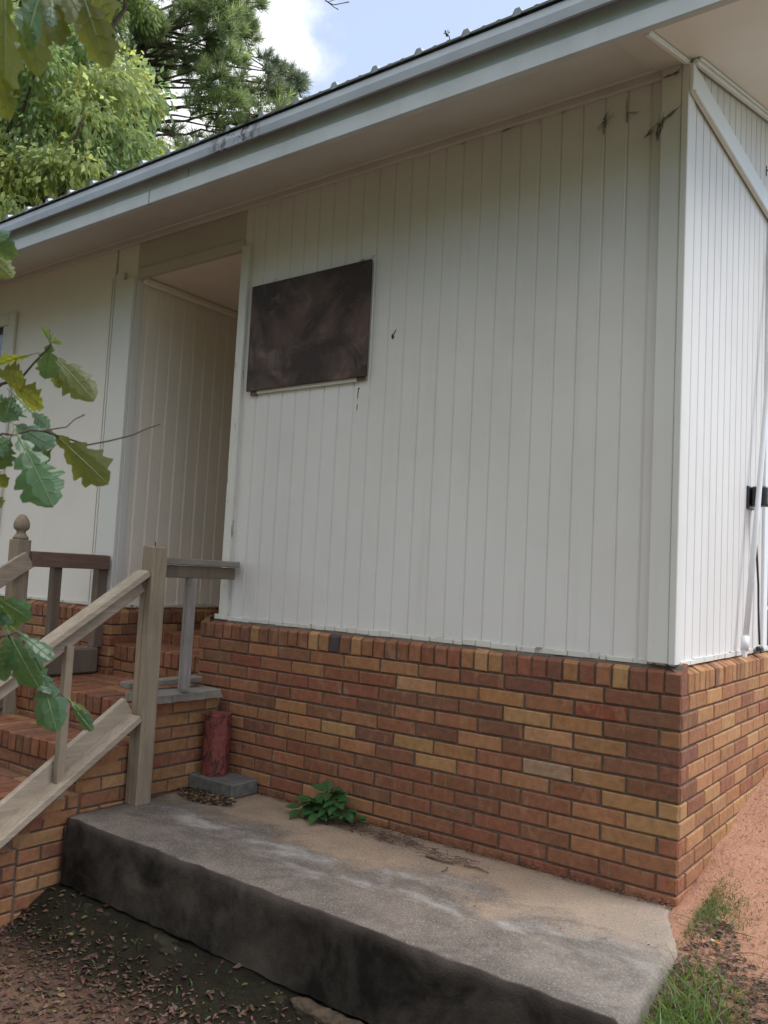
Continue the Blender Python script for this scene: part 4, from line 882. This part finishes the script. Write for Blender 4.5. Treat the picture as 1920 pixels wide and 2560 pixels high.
def broadleaf(name, label, base, top, rad, n_cl, per, seed, leafL=(.10, .16), droop=.55, avoid=False, tones=None, cl_r=(.35, .65), group=None, bark='bark', vis_dense=None):
    rg = random.Random(seed); t_ = empty(name, base); tag(t_, label, 'tree', group); base, top = Vector(base), Vector(top)
    cr = MB(); tk = MB(); mid = Vector((top.x, top.y, base.z + (top.z - base.z) * .45)); r0 = .045 * (top.z - base.z) ** .9
    tk.tube([base - Vector((0, 0, .3)), base + Vector((0, 0, .15)), base.lerp(mid, .5) + Vector((.06, .04, 0)), mid, top], [r0 * 1.35, r0 * 1.05, r0 * .9, r0 * .75, r0 * .2], 12)
    cl = []
    for i in range(n_cl):
        a = rg.uniform(0, 6.283); u = rg.uniform(-.85, 1); s_ = math.sqrt(max(0, 1 - u * u)); q = rg.uniform(.55, 1) * (.86 + .3 * noise.noise(Vector((math.cos(a) * 1.5, math.sin(a) * 1.5, u * 1.5 + seed))))
        c = top + Vector((math.cos(a) * s_ * rad[0], math.sin(a) * s_ * rad[0], u * rad[1])) * q; cl.append(c)
    for i, c in enumerate(cl):
        if avoid and in_view(c, .12 + .5 / max(1, (c - CP).length)): continue
        if i % 3 == 0: limb(tk, mid.lerp(top, rg.uniform(0, .8)), c, r0 * .28, r0 * .05, rg)
        R_ = rg.uniform(*cl_r); n = int(per * rg.uniform(.6, 1.2)); tc_ = rg.choice(tones or [(1, 1, 1)]); ed = (c - top).normalized()
        for _ in range(n):
            dv = Vector((rg.gauss(0, 1), rg.gauss(0, 1), rg.gauss(0, .8))).normalized(); p = c + dv * R_ * rg.random() ** .45; p.z -= .10 * R_
            if avoid and in_view(p, .06): continue
            ld = (dv * .7 + ed * .4 + Vector((rg.uniform(-.5, .5), rg.uniform(-.5, .5), -droop * rg.uniform(.4, 2.2)))).normalized()
            wv = ld.cross(Vector((rg.uniform(-1, 1), rg.uniform(-1, 1), rg.uniform(-1, 1)))).normalized(); L = rg.uniform(*leafL); k = rg.uniform(.7, 1.35); cr.cur = (tc_[0] * k, tc_[1] * k, tc_[2] * k, 1)
            small_leaf(cr, p, ld, wv, L, L * rg.uniform(.16, .26))
    tk.build('trunk', M[bark], t_, smooth=True); cr.build('crown', M['crown'], t_); return t_
YT = [(1, 1, 1), (1.2, 1.1, .85), (1.35, 1.2, .85), (.8, .9, .85), (1.1, 1.1, 1), (.7, .82, .8)]
broadleaf('broadleaf_tree', 'yellow green broad-leaved tree with drooping leaves filling the sky at the upper left', (-10.7, 3.5, gz(-10.7, 3.5)), (-10.75, 3.45, 6.0), (2.2, 2.8), 165, 300, 21, (.09, .17), .95, tones=YT, cl_r=(.24, .48))
broadleaf('broadleaf_tree', 'taller deep green broad-leaved tree rising behind the yellow green one', (-13.9, 5.2, gz(-13.9, 5.2)), (-13.9, 5.4, 12.2), (1.55, 3.2), 80, 300, 22, (.11, .17), .7, tones=[(.6, .8, .8), (.8, .9, .8), (.9, 1, .8)], cl_r=(.30, .55))
broadleaf('broadleaf_tree', 'dim tree low behind the left end of the roof', (-17.5, 7.5, gz(-17.5, 7.5)), (-17.5, 7.5, 6.6), (3.4, 3.0), 120, 190, 23, (.14, .22), .6, tones=[(.7, .8, .9), (.9, 1, .9)], cl_r=(.45, .8))
# pine
PINE = [(-12.67, 8.4, 12.56, 0.55, 0), (-12.72, 9.07, 12.4, 0.35, 0), (-13.14, 8.39, 12.07, 0.46, 0), (-13.83, 8.34, 12.77, 0.46, 0), (-13.87, 8.46, 11.74, 0.44, 0), (-12.59, 8.22, 10.95, 0.41, 0), (-12.15, 8.39, 11.35, 0.29, 0), (-14.58, 8.35, 12.36, 0.38, 0), (-13.14, 8.28, 10.6, 0.36, 0), (-12.61, 8.62, 10.61, 0.44, 0), (-13.24, 9.77, 11.64, 0.36, 0), (-13.02, 10.17, 12.53, 0.27, 1), (-13.26, 10.8, 12.59, 0.33, 1), (-12.54, 10.57, 12.23, 0.26, 1), (-12.64, 10.88, 12.02, 0.26, 1), (-12.63, 9.82, 11.66, 0.33, 1), (-12.63, 9.5, 10.68, 0.4, 0), (-12.47, 10.09, 11.2, 0.35, 0), (-11.88, 9.81, 10.65, 0.27, 0), (-13.18, 9.36, 10.43, 0.32, 0), (-13.42, 9.01, 10.57, 0.27, 0), (-13.16, 7.96, 9.22, 0.36, 0), (-14.62, 8.22, 11.52, 0.26, 0), (-12.85, 9.02, 12.95, 0.4, 0), (-12.11, 8.93, 12.89, 0.2, 0), (-13.62, 7.28, 11.97, 0.36, 0), (-13.97, 8.72, 13.84, 0.55, 0), (-12.77, 8.75, 13.66, 0.55, 0), (-14.36, 8.09, 13.9, 0.55, 0), (-14.53, 8.65, 10.44, 0.24, 0), (-12.58, 9.74, 10.39, 0.31, 0), (-14.03, 9.13, 10.37, 0.24, 0), (-12.31, 10.58, 11.96, 0.18, 1), (-13.3, 10.74, 12.16, 0.27, 1), (-12.64, 10.47, 11.68, 0.27, 1), (-14.16, 10.33, 12.85, 0.22, 1), (-13.66, 9.14, 12.28, 0.31, 0), (-12.38, 8.35, 12.0, 0.33, 0), (-12.96, 7.95, 12.58, 0.36, 0)]
pt_ = empty('pine_tree', (-14.6, 8.0, gz(-14.6, 8.0))); tag(pt_, 'tall pine with open needle tufts between the broad-leaved trees and the white cloud', 'tree')
rg = random.Random(8); tk = MB(); nd = MB(); tb = None
def trunk_at(z): return Vector((-14.65 + .25 * math.sin(z * .25), 8.0 - .03 * z, z))
tk.tube([trunk_at(z) for z in (-.9, 0, 2, 4, 6, 8, 10, 12, 14, 16, 17.5)], [.26, .21, .19, .17, .15, .13, .11, .09, .07, .05, .02], 12)
def tuft(c, dv, sc_, k):
    dv = dv.normalized(); nd.cur = k
    for i in range(44):
        s_ = Vector((rg.gauss(0, 1), rg.gauss(0, 1), rg.gauss(0, 1))).normalized(); d_ = (dv * rg.uniform(.25, 1.3) + s_ * .85).normalized(); L = sc_ * rg.uniform(.7, 1.15); w = d_.cross(Vector((rg.uniform(-1, 1), rg.uniform(-1, 1), rg.uniform(-1, 1)))).normalized() * .0085
        b = c + dv * rg.uniform(-.10, .05); nd.quad(b - w, b + w, b + d_ * L + w * .3, b + d_ * L - w * .3)
extra = []
for i in range(46):
    z = rg.uniform(8.6, 17.5); a = rg.uniform(0, 6.283); q = rg.uniform(.8, 2.6) * (1.15 - (z - 8) / 14); c = trunk_at(z) + Vector((math.cos(a) * q, math.sin(a) * q, .3))
    v = c - CP; zz = v.dot(CF); px = v.dot(CR) / zz; py = v.dot(CU) / zz
    if py < .62 and px > -.28: continue
    extra.append((c.x, c.y, c.z, rg.uniform(.35, .6), 0))
def add_cluster(x, y, z, r_, k):
    c = Vector((x, y, z)); o_ = trunk_at(z - rg.uniform(.1, .7)); pts = limb(tk, o_, c, .034, .010, rg, 6, .10); out = (c - o_).normalized()
    n = max(4, int((r_ / .13) ** 2 * 3.8 * (.75 if k else 1)))
    for _ in range(n):
        dv = Vector((rg.gauss(0, 1), rg.gauss(0, 1), rg.gauss(0, .8))).normalized(); p = c + dv * r_ * rg.random() ** .4; tw_ = (dv * .5 + Vector((0, 0, .6)) + out * .5)
        kk = rg.uniform(.7, 1.2) * (.6 if k else 1); yel = rg.random() < .3; tuft(p, tw_, rg.uniform(.18, .25), (kk * (1.25 if yel else 1), kk * (1.2 if yel else 1), kk * (.9 if k == 0 else 1.25), 1))
        if rg.random() < .6: tk.tube([c + (p - c) * -.1, (c + p) / 2 + Vector((0, 0, -.03)), p], [.012, .009, .006], 4, cap=False)
for a in PINE + extra: add_cluster(*a)
for _ in range(8):
    z = rg.uniform(8.5, 14); a = rg.uniform(0, 6.28); o_ = trunk_at(z); L = rg.uniform(.6, 1.8); e = o_ + Vector((math.cos(a) * L, math.sin(a) * L, rg.uniform(-.1, .4))); pts = limb(tk, o_, e, .022, .006, rg, 5, .2)
    for q in pts[2:]: tk.tube([q, q + Vector((rg.uniform(-.2, .2), rg.uniform(-.2, .2), rg.uniform(0, .25)))], [.006, .003], 4, cap=False)
tk.build('trunk', M['bark'], pt_, smooth=True); nd.build('needles', M['needle'], pt_)
# second pine further back
p2 = bpy.data.objects.new('pine_tree', None); col.objects.link(p2); p2.location = (-21.5, 9.6, gz(-21.5, 9.6) - .4); p2.rotation_euler = (0, 0, 2.2)
tag(p2, 'fainter second pine farther back, seen through the gaps of the first', 'tree')
for ch in pt_.children: c = ch.copy(); col.objects.link(c); c.parent = p2
# hedge strip far beyond the end of the side wall
m = MB(); rh = random.Random(2)
for _ in range(9000):
    p = Vector((rh.uniform(-22, 6), 50 + rh.gauss(0, .8), rh.uniform(-.9, 2.2))); ld = Vector((rh.uniform(-1, 1), rh.uniform(-1, 1), rh.uniform(-1, .4))).normalized(); wv = ld.orthogonal().normalized(); k = rh.uniform(.5, 1.2); m.cur = (k * .7, k * .9, k * .8, 1); small_leaf(m, p, ld, wv, .5, .14)
tag(m.build('hedge', M['crown']), 'dark green hedge far beyond the end of the side wall', 'hedge', kind='stuff')
# unseen trees added behind the viewer to block low sky and darken the front
n0 = broadleaf('sky_block_tree', 'unseen tree added behind the viewer to darken the house front', (4.2, -8.5, gz(4.2, -8.5)), (4.2, -8.5, 3.6), (3.0, 2.3), 120, 110, 31, (.2, .3), .4, avoid=True, cl_r=(.5, .9), group='added sky-blocking trees behind the viewer')
for (x, y, rz) in ((-.4, -10.0, 2.3), (-5.2, -9.8, 5.0), (9.2, -10.5, 1.2), (-9.8, -8.2, .4), (1.9, -11.4, 3.6), (-2.8, -11.6, .9)):
    q = bpy.data.objects.new('sky_block_tree', None); col.objects.link(q); q.location = (x, y, gz(x, y)); q.rotation_euler = (0, 0, rz); q['label'] = n0['label']; q['category'] = 'tree'; q['group'] = n0['group']
    for ch in n0.children: c = ch.copy(); col.objects.link(c); c.parent = q

# ---------------------------------------------------------------- the oak whose sprays hang into the view
LEAVES = [
('A',(-0.337,-2.399,0.684),(-0.258,-2.353,0.604),0.067,1,-20),
('A',(-0.312,-2.420,0.700),(-0.335,-2.414,0.631),0.053,0,25),
('A',(-0.312,-2.420,0.700),(-0.305,-2.443,0.727),0.025,0,-60),
('A',(-0.292,-2.430,0.695),(-0.254,-2.437,0.688),0.024,0,50),
('A',(-0.324,-2.451,0.670),(-0.396,-2.480,0.657),0.040,1,-60),
('A',(-0.388,-2.470,0.627),(-0.299,-2.419,0.573),0.054,1,30),
('A',(-0.351,-2.458,0.535),(-0.279,-2.417,0.496),0.068,0,-25),
('A',(-0.274,-2.424,0.521),(-0.203,-2.338,0.430),0.077,1,10),
('A',(-0.252,-2.506,0.503),(-0.183,-2.465,0.378),0.089,0,-15),
('A',(-0.347,-2.377,0.500),(-0.418,-2.397,0.422),0.078,0,30),
('A',(-0.261,-2.512,0.494),(-0.298,-2.512,0.434),0.054,0,-20),
('A',(-0.263,-2.514,0.494),(-0.270,-2.542,0.471),0.061,0,20),
('A',(-0.294,-2.532,0.439),(-0.276,-2.505,0.405),0.033,1,30),
('A',(-0.288,-2.523,0.396),(-0.247,-2.521,0.366),0.022,1,30),
('A',(-0.446,-2.411,0.611),(-0.428,-2.382,0.580),0.064,0,-40),
('A',(-0.449,-2.413,0.610),(-0.445,-2.429,0.550),0.066,0,30),
('A',(-0.378,-2.488,0.633),(-0.323,-2.462,0.618),0.059,1,25),
('A',(-0.367,-2.385,0.691),(-0.323,-2.382,0.618),0.041,1,35),
('A',(-0.406,-2.442,0.591),(-0.440,-2.460,0.575),0.055,0,30),
('A',(-0.381,-2.409,0.571),(-0.368,-2.371,0.543),0.049,0,-35),
('B',(-0.188,-2.525,0.150),(-0.145,-2.492,0.062),0.059,0,10),
('B',(-0.156,-2.528,0.157),(-0.104,-2.490,0.116),0.039,0,-30),
('B',(-0.174,-2.472,0.088),(-0.137,-2.454,-0.015),0.058,0,8),
('B',(-0.159,-2.418,0.032),(-0.144,-2.380,0.001),0.031,1,-40),
('B',(-0.147,-2.421,0.029),(-0.101,-2.414,-0.012),0.028,0,30),
('B',(-0.189,-2.557,0.215),(-0.143,-2.511,0.179),0.043,0,20),
('B',(-0.231,-2.536,0.185),(-0.193,-2.504,0.167),0.059,0,35),
('B',(-0.173,-2.539,0.150),(-0.189,-2.530,0.087),0.052,0,-25),
('B',(-0.216,-2.490,0.087),(-0.202,-2.442,0.075),0.043,0,-35),
('B',(-0.205,-2.472,0.103),(-0.153,-2.460,0.047),0.041,0,-30),
('B',(-0.211,-2.543,0.146),(-0.198,-2.515,0.072),0.047,0,30),
('B',(-0.235,-2.528,0.206),(-0.194,-2.511,0.167),0.049,0,10),
('C',(0.241,-2.749,1.004),(0.269,-2.723,0.904),0.049,1,10),
('C',(0.176,-2.739,1.048),(0.206,-2.698,0.961),0.049,1,-30),
('C',(0.157,-2.776,1.027),(0.150,-2.741,0.918),0.048,1,-15),
('C',(0.213,-2.829,0.965),(0.197,-2.803,0.834),0.048,1,-20),
('C',(0.141,-2.742,1.061),(0.170,-2.727,0.963),0.046,1,-20),
('C',(0.055,-2.765,1.034),(0.102,-2.749,0.929),0.051,1,-30),
('C',(0.201,-2.778,0.992),(0.196,-2.790,0.918),0.043,0,-35),
('C',(0.144,-2.703,1.078),(0.173,-2.707,0.984),0.050,1,-40),
('C',(0.193,-2.837,0.897),(0.190,-2.802,0.816),0.036,1,20),
('C',(0.213,-2.802,0.941),(0.204,-2.787,0.906),0.023,0,30),
('C',(0.210,-2.714,1.050),(0.251,-2.712,0.970),0.049,1,30),
('C',(0.231,-2.778,0.969),(0.240,-2.781,0.933),0.019,0,-20),
('D',(-0.156,-2.650,0.796),(-0.123,-2.603,0.773),0.040,0,15),
('D',(-0.180,-2.630,0.788),(-0.164,-2.587,0.745),0.045,1,-20),
('D',(-0.166,-2.646,0.813),(-0.117,-2.624,0.791),0.043,0,-40),
]
oak = empty('oak_tree', (-1.85, -3.05, gz(-1.85, -3.05))); tag(oak, 'oak whose lobed blue green leaf sprays hang close into the left side of the view', 'tree')
ro = random.Random(17); tk = MB(); T0 = Vector((-1.85, -3.05, gz(-1.85, -3.05) - .2))
tk.tube([T0, T0 + Vector((0, 0, .35)), T0 + Vector((.03, -.02, 1.5)), T0 + Vector((-.05, -.05, 2.9)), T0 + Vector((-.2, -.3, 4.6)), T0 + Vector((-.4, -.7, 6.4))], [.20, .15, .13, .12, .09, .03], 14)
def tw(pts, rs): tk.tube([Vector(p) for p in pts], rs, 7)
tw([(-1.84, -3.07, .62), (-1.45, -3.02, .85), (-1.0, -2.84, .80), (-.62, -2.60, .62), (-.429, -2.495, .574)], [.030, .024, .017, .009, .0045])
tw([(-.429, -2.495, .574), (-.388, -2.469, .615), (-.358, -2.447, .629), (-.34, -2.436, .657), (-.312, -2.419, .694), (-.314, -2.423, .724)], [.0042, .003, .0024, .002, .0016, .001])
tw([(-.62, -2.60, .62), (-.45, -2.56, .51), (-.36, -2.523, .487), (-.32, -2.495, .509), (-.304, -2.483, .507), (-.278, -2.465, .518), (-.246, -2.441, .517)], [.006, .0035, .003, .0024, .002, .0018, .0014])
tw([(-.263, -2.452, .518), (-.268, -2.36, .509), (-.257, -2.361, .505), (-.224, -2.336, .515), (-.185, -2.309, .529), (-.163, -2.294, .543), (-.142, -2.279, .553)], [.0018, .0017, .0016, .0014, .0013, .0012, .0016])
tw([(-.263, -2.452, .518), (-.288, -2.387, .538), (-.276, -2.379, .553), (-.26, -2.368, .564)], [.0014, .0012, .001, .0014])
tw([(-1.84, -3.07, .35), (-1.3, -2.95, .45), (-.75, -2.75, .32), (-.42, -2.62, .16), (-.233, -2.558, .138), (-.2, -2.535, .146), (-.19, -2.527, .148), (-.177, -2.518, .155), (-.158, -2.501, .125), (-.144, -2.487, .092)], [.022, .017, .011, .006, .003, .0022, .0018, .0016, .0014, .001])
tw([(-.19, -2.527, .148), (-.182, -2.49, .11), (-.181, -2.464, .087), (-.153, -2.44, .046), (-.14, -2.429, .033)], [.0016, .0014, .0013, .0012, .0009])
tw([(-1.9, -3.1, 1.5), (-1.2, -3.05, 1.45), (-.5, -2.95, 1.25), (0., -2.86, 1.08), (.107, -2.813, 1.018), (.157, -2.777, 1.032), (.194, -2.749, 1.037), (.227, -2.725, 1.041)], [.028, .020, .012, .006, .003, .0022, .0018, .0012])
tw([(.107, -2.813, 1.018), (.17, -2.835, 1.0), (.215, -2.83, .966)], [.0022, .0016, .001])
tw([(-.5, -2.95, 1.25), (-.35, -2.78, 1.0), (-.202, -2.674, .817), (-.166, -2.645, .80)], [.007, .004, .0022, .0012])
tw([(-1.95, -3.15, 2.0), (-1.75, -2.4, 3.1), (-1.25, -1.6, 3.15), (-1.02, -1.2, 2.75), (-.936, -1.081, 2.527)], [.035, .024, .012, .006, .0032])
tw([(-.936, -1.081, 2.527), (-.906, -1.052, 2.465), (-.893, -1.041, 2.456), (-.881, -1.032, 2.451), (-.860, -1.017, 2.458), (-.834, -.999, 2.465)], [.003, .0024, .002, .0017, .0015, .002])
tw([(-.906, -1.052, 2.465), (-.891, -1.04, 2.452), (-.881, -1.032, 2.442), (-.868, -1.021, 2.434)], [.0018, .0015, .0013, .0018])
tw([(-.9, -1.046, 2.462), (-.885, -1.03, 2.474), (-.872, -1.022, 2.478)], [.0013, .001, .0009])
OAK = [(0, .012), (.06, .03), (.14, .16), (.20, .19), (.26, .13), (.33, .30), (.41, .40), (.46, .28), (.53, .44), (.62, .52), (.67, .38), (.73, .43), (.80, .46), (.84, .30), (.90, .27), (.95, .15), (1, .0)]
top_m, und_m, rib_m = MB(), MB(), MB()
def oak_leaf(b, t, w, kind, roll, rg_):
    b, t = Vector(b), Vector(t); a = (t - b); L = a.length; a.normalize(); view = (CP - b).normalized(); n = (view - a * view.dot(a)).normalized(); n = Matrix.Rotation(R(roll), 3, a) @ n; s_ = a.cross(n); mb = und_m if kind else top_m
    k = rg_.uniform(.8, 1.2); blue = rg_.uniform(.85, 1.25); mb.cur = (k, k, k * blue, 1); curl = rg_.uniform(.04, .16) * (1 if rg_.random() < .7 else -1); ph = rg_.uniform(0, 6); hl = w * .98
    cols = (-1, -.5, 0, .5, 1); rows = []
    sd = [rg_.uniform(.82, 1.15) for _ in range(40)]
    for i, (tt, ww) in enumerate(OAK):
        row = []
        for cidx, q in enumerate(cols):
            side = 0 if q < 0 else 1; kk = ww * (sd[i * 2 + side] if i not in (0, len(OAK) - 1) else 1); tj = tt + (.03 * (sd[(i * 3 + side) % 40] - 1)) * abs(q)
            lat = q * kk * hl; bend = -curl * L * tt * tt; wav = .022 * L * math.sin(tt * 6 + ph + side * 1.3) * abs(q) + .13 * abs(lat) - (lat * lat / max(w, .01)) * .8
            row.append(b + a * (tj * L) + s_ * lat + n * (bend + wav))
        if rows:
            for s_t in (.33, .67):
                e_ = (1 - math.cos(s_t * math.pi)) / 2; rows.append([rows_key[c_].lerp(row[c_], s_t) + s_ * ((e_ - s_t) * (row[c_] - rows_key[c_]).dot(s_)) for c_ in range(5)])
        rows.append(row); rows_key = row
    for r0_, r1_ in zip(rows, rows[1:]):
        for i in range(4): mb.quad(r0_[i], r0_[i + 1], r1_[i + 1], r1_[i])
    rib_m.tube([r_[2] + n * .0006 for r_ in rows[:-1:8]] + [rows[-1][2]], [.0011, .001, .0009, .0008, .0006, .0005, .0003][:len(rows[:-1:8]) + 1], 4, cap=False)
    for i in (12, 21, 30, 39):
        for e in (0, 4): rib_m.tube([rows[i - 3][2] + n * .0005, rows[i][1 if e == 0 else 3] + n * .0006, rows[min(i + 3, len(rows) - 1)][e].lerp(rows[min(i + 3, len(rows) - 1)][2], .3) + n * .0005], [.0006, .0004, .0002], 3, cap=False)
    rib_m.tube([b - a * .018 - n * .001, b], [.0009, .0009], 5)
for nm, b, t, w, kd, rl_ in LEAVES: oak_leaf(b, t, w, kd, rl_, ro)
# the same sprays carried on out of the picture to the left
for (c, n_, r_) in (((-.60, -2.66, .60), 16, .13), ((-.42, -2.66, .17), 14, .12), ((-.85, -2.80, .75), 16, .16), ((-.2, -2.93, 1.14), 14, .14), ((.05, -2.88, 1.13), 10, .10), ((-.6, -2.98, 1.28), 16, .18), ((-.42, -2.80, .98), 10, .10), ((-1.25, -3.0, .75), 18, .25), ((-1.1, -2.95, .4), 16, .22)):
    for _ in range(n_):
        dv = Vector((ro.gauss(0, 1), ro.gauss(0, 1), ro.gauss(0, .8))).normalized(); p = Vector(c) + dv * r_ * ro.uniform(.2, 1); q = p + (dv + Vector((0, 0, -.5))).normalized() * ro.uniform(.07, .11)
        if in_view(p, .02) or in_view(q, .02): continue
        oak_leaf(p, q, ro.uniform(.05, .08), ro.random() < .5, ro.uniform(-50, 50), ro)
for (x, y, z) in ((.17, -2.79, 1.06),):
    pass
top_m.build('leaf_spray', M['oak_leaf'], oak, smooth=True); und_m.build('leaf_spray', M['oak_under'], oak, smooth=True); rib_m.build('leaf_ribs', M['leaf_rib'], oak)
cr = MB()
for i in range(42):
    a = ro.uniform(0, 6.28); u = ro.uniform(-.7, 1); s_ = math.sqrt(1 - u * u); c = Vector((-2.9, -4.9, 4.9)) + Vector((math.cos(a) * s_ * 2.0, math.sin(a) * s_ * 2.0, u * 2.0)) * ro.uniform(.55, 1)
    if c.z < 1.9 or in_view(c, .15): continue
    if i % 3 == 0: limb(tk, T0 + Vector((-.1, -.15, ro.uniform(2.6, 5.2))), c, .04, .008, ro)
    for _ in range(95):
        dv = Vector((ro.gauss(0, 1), ro.gauss(0, 1), ro.gauss(0, .8))).normalized(); p = c + dv * ro.uniform(.3, .6) * ro.random() ** .4
        if in_view(p, .06) or (p - CP).length < 1.0: continue
        ld = (dv + Vector((ro.uniform(-.5, .5), ro.uniform(-.5, .5), -.6))).normalized(); wv = ld.cross(Vector((ro.uniform(-1, 1), ro.uniform(-1, 1), ro.uniform(-1, 1)))).normalized(); k = ro.uniform(.6, 1.2); cr.cur = (k * .8, k, k, 1); small_leaf(cr, p, ld, wv, ro.uniform(.14, .2), .045)
cr.build('crown', M['crown'], oak); tk.build('trunk', M['bark'], oak, smooth=True)
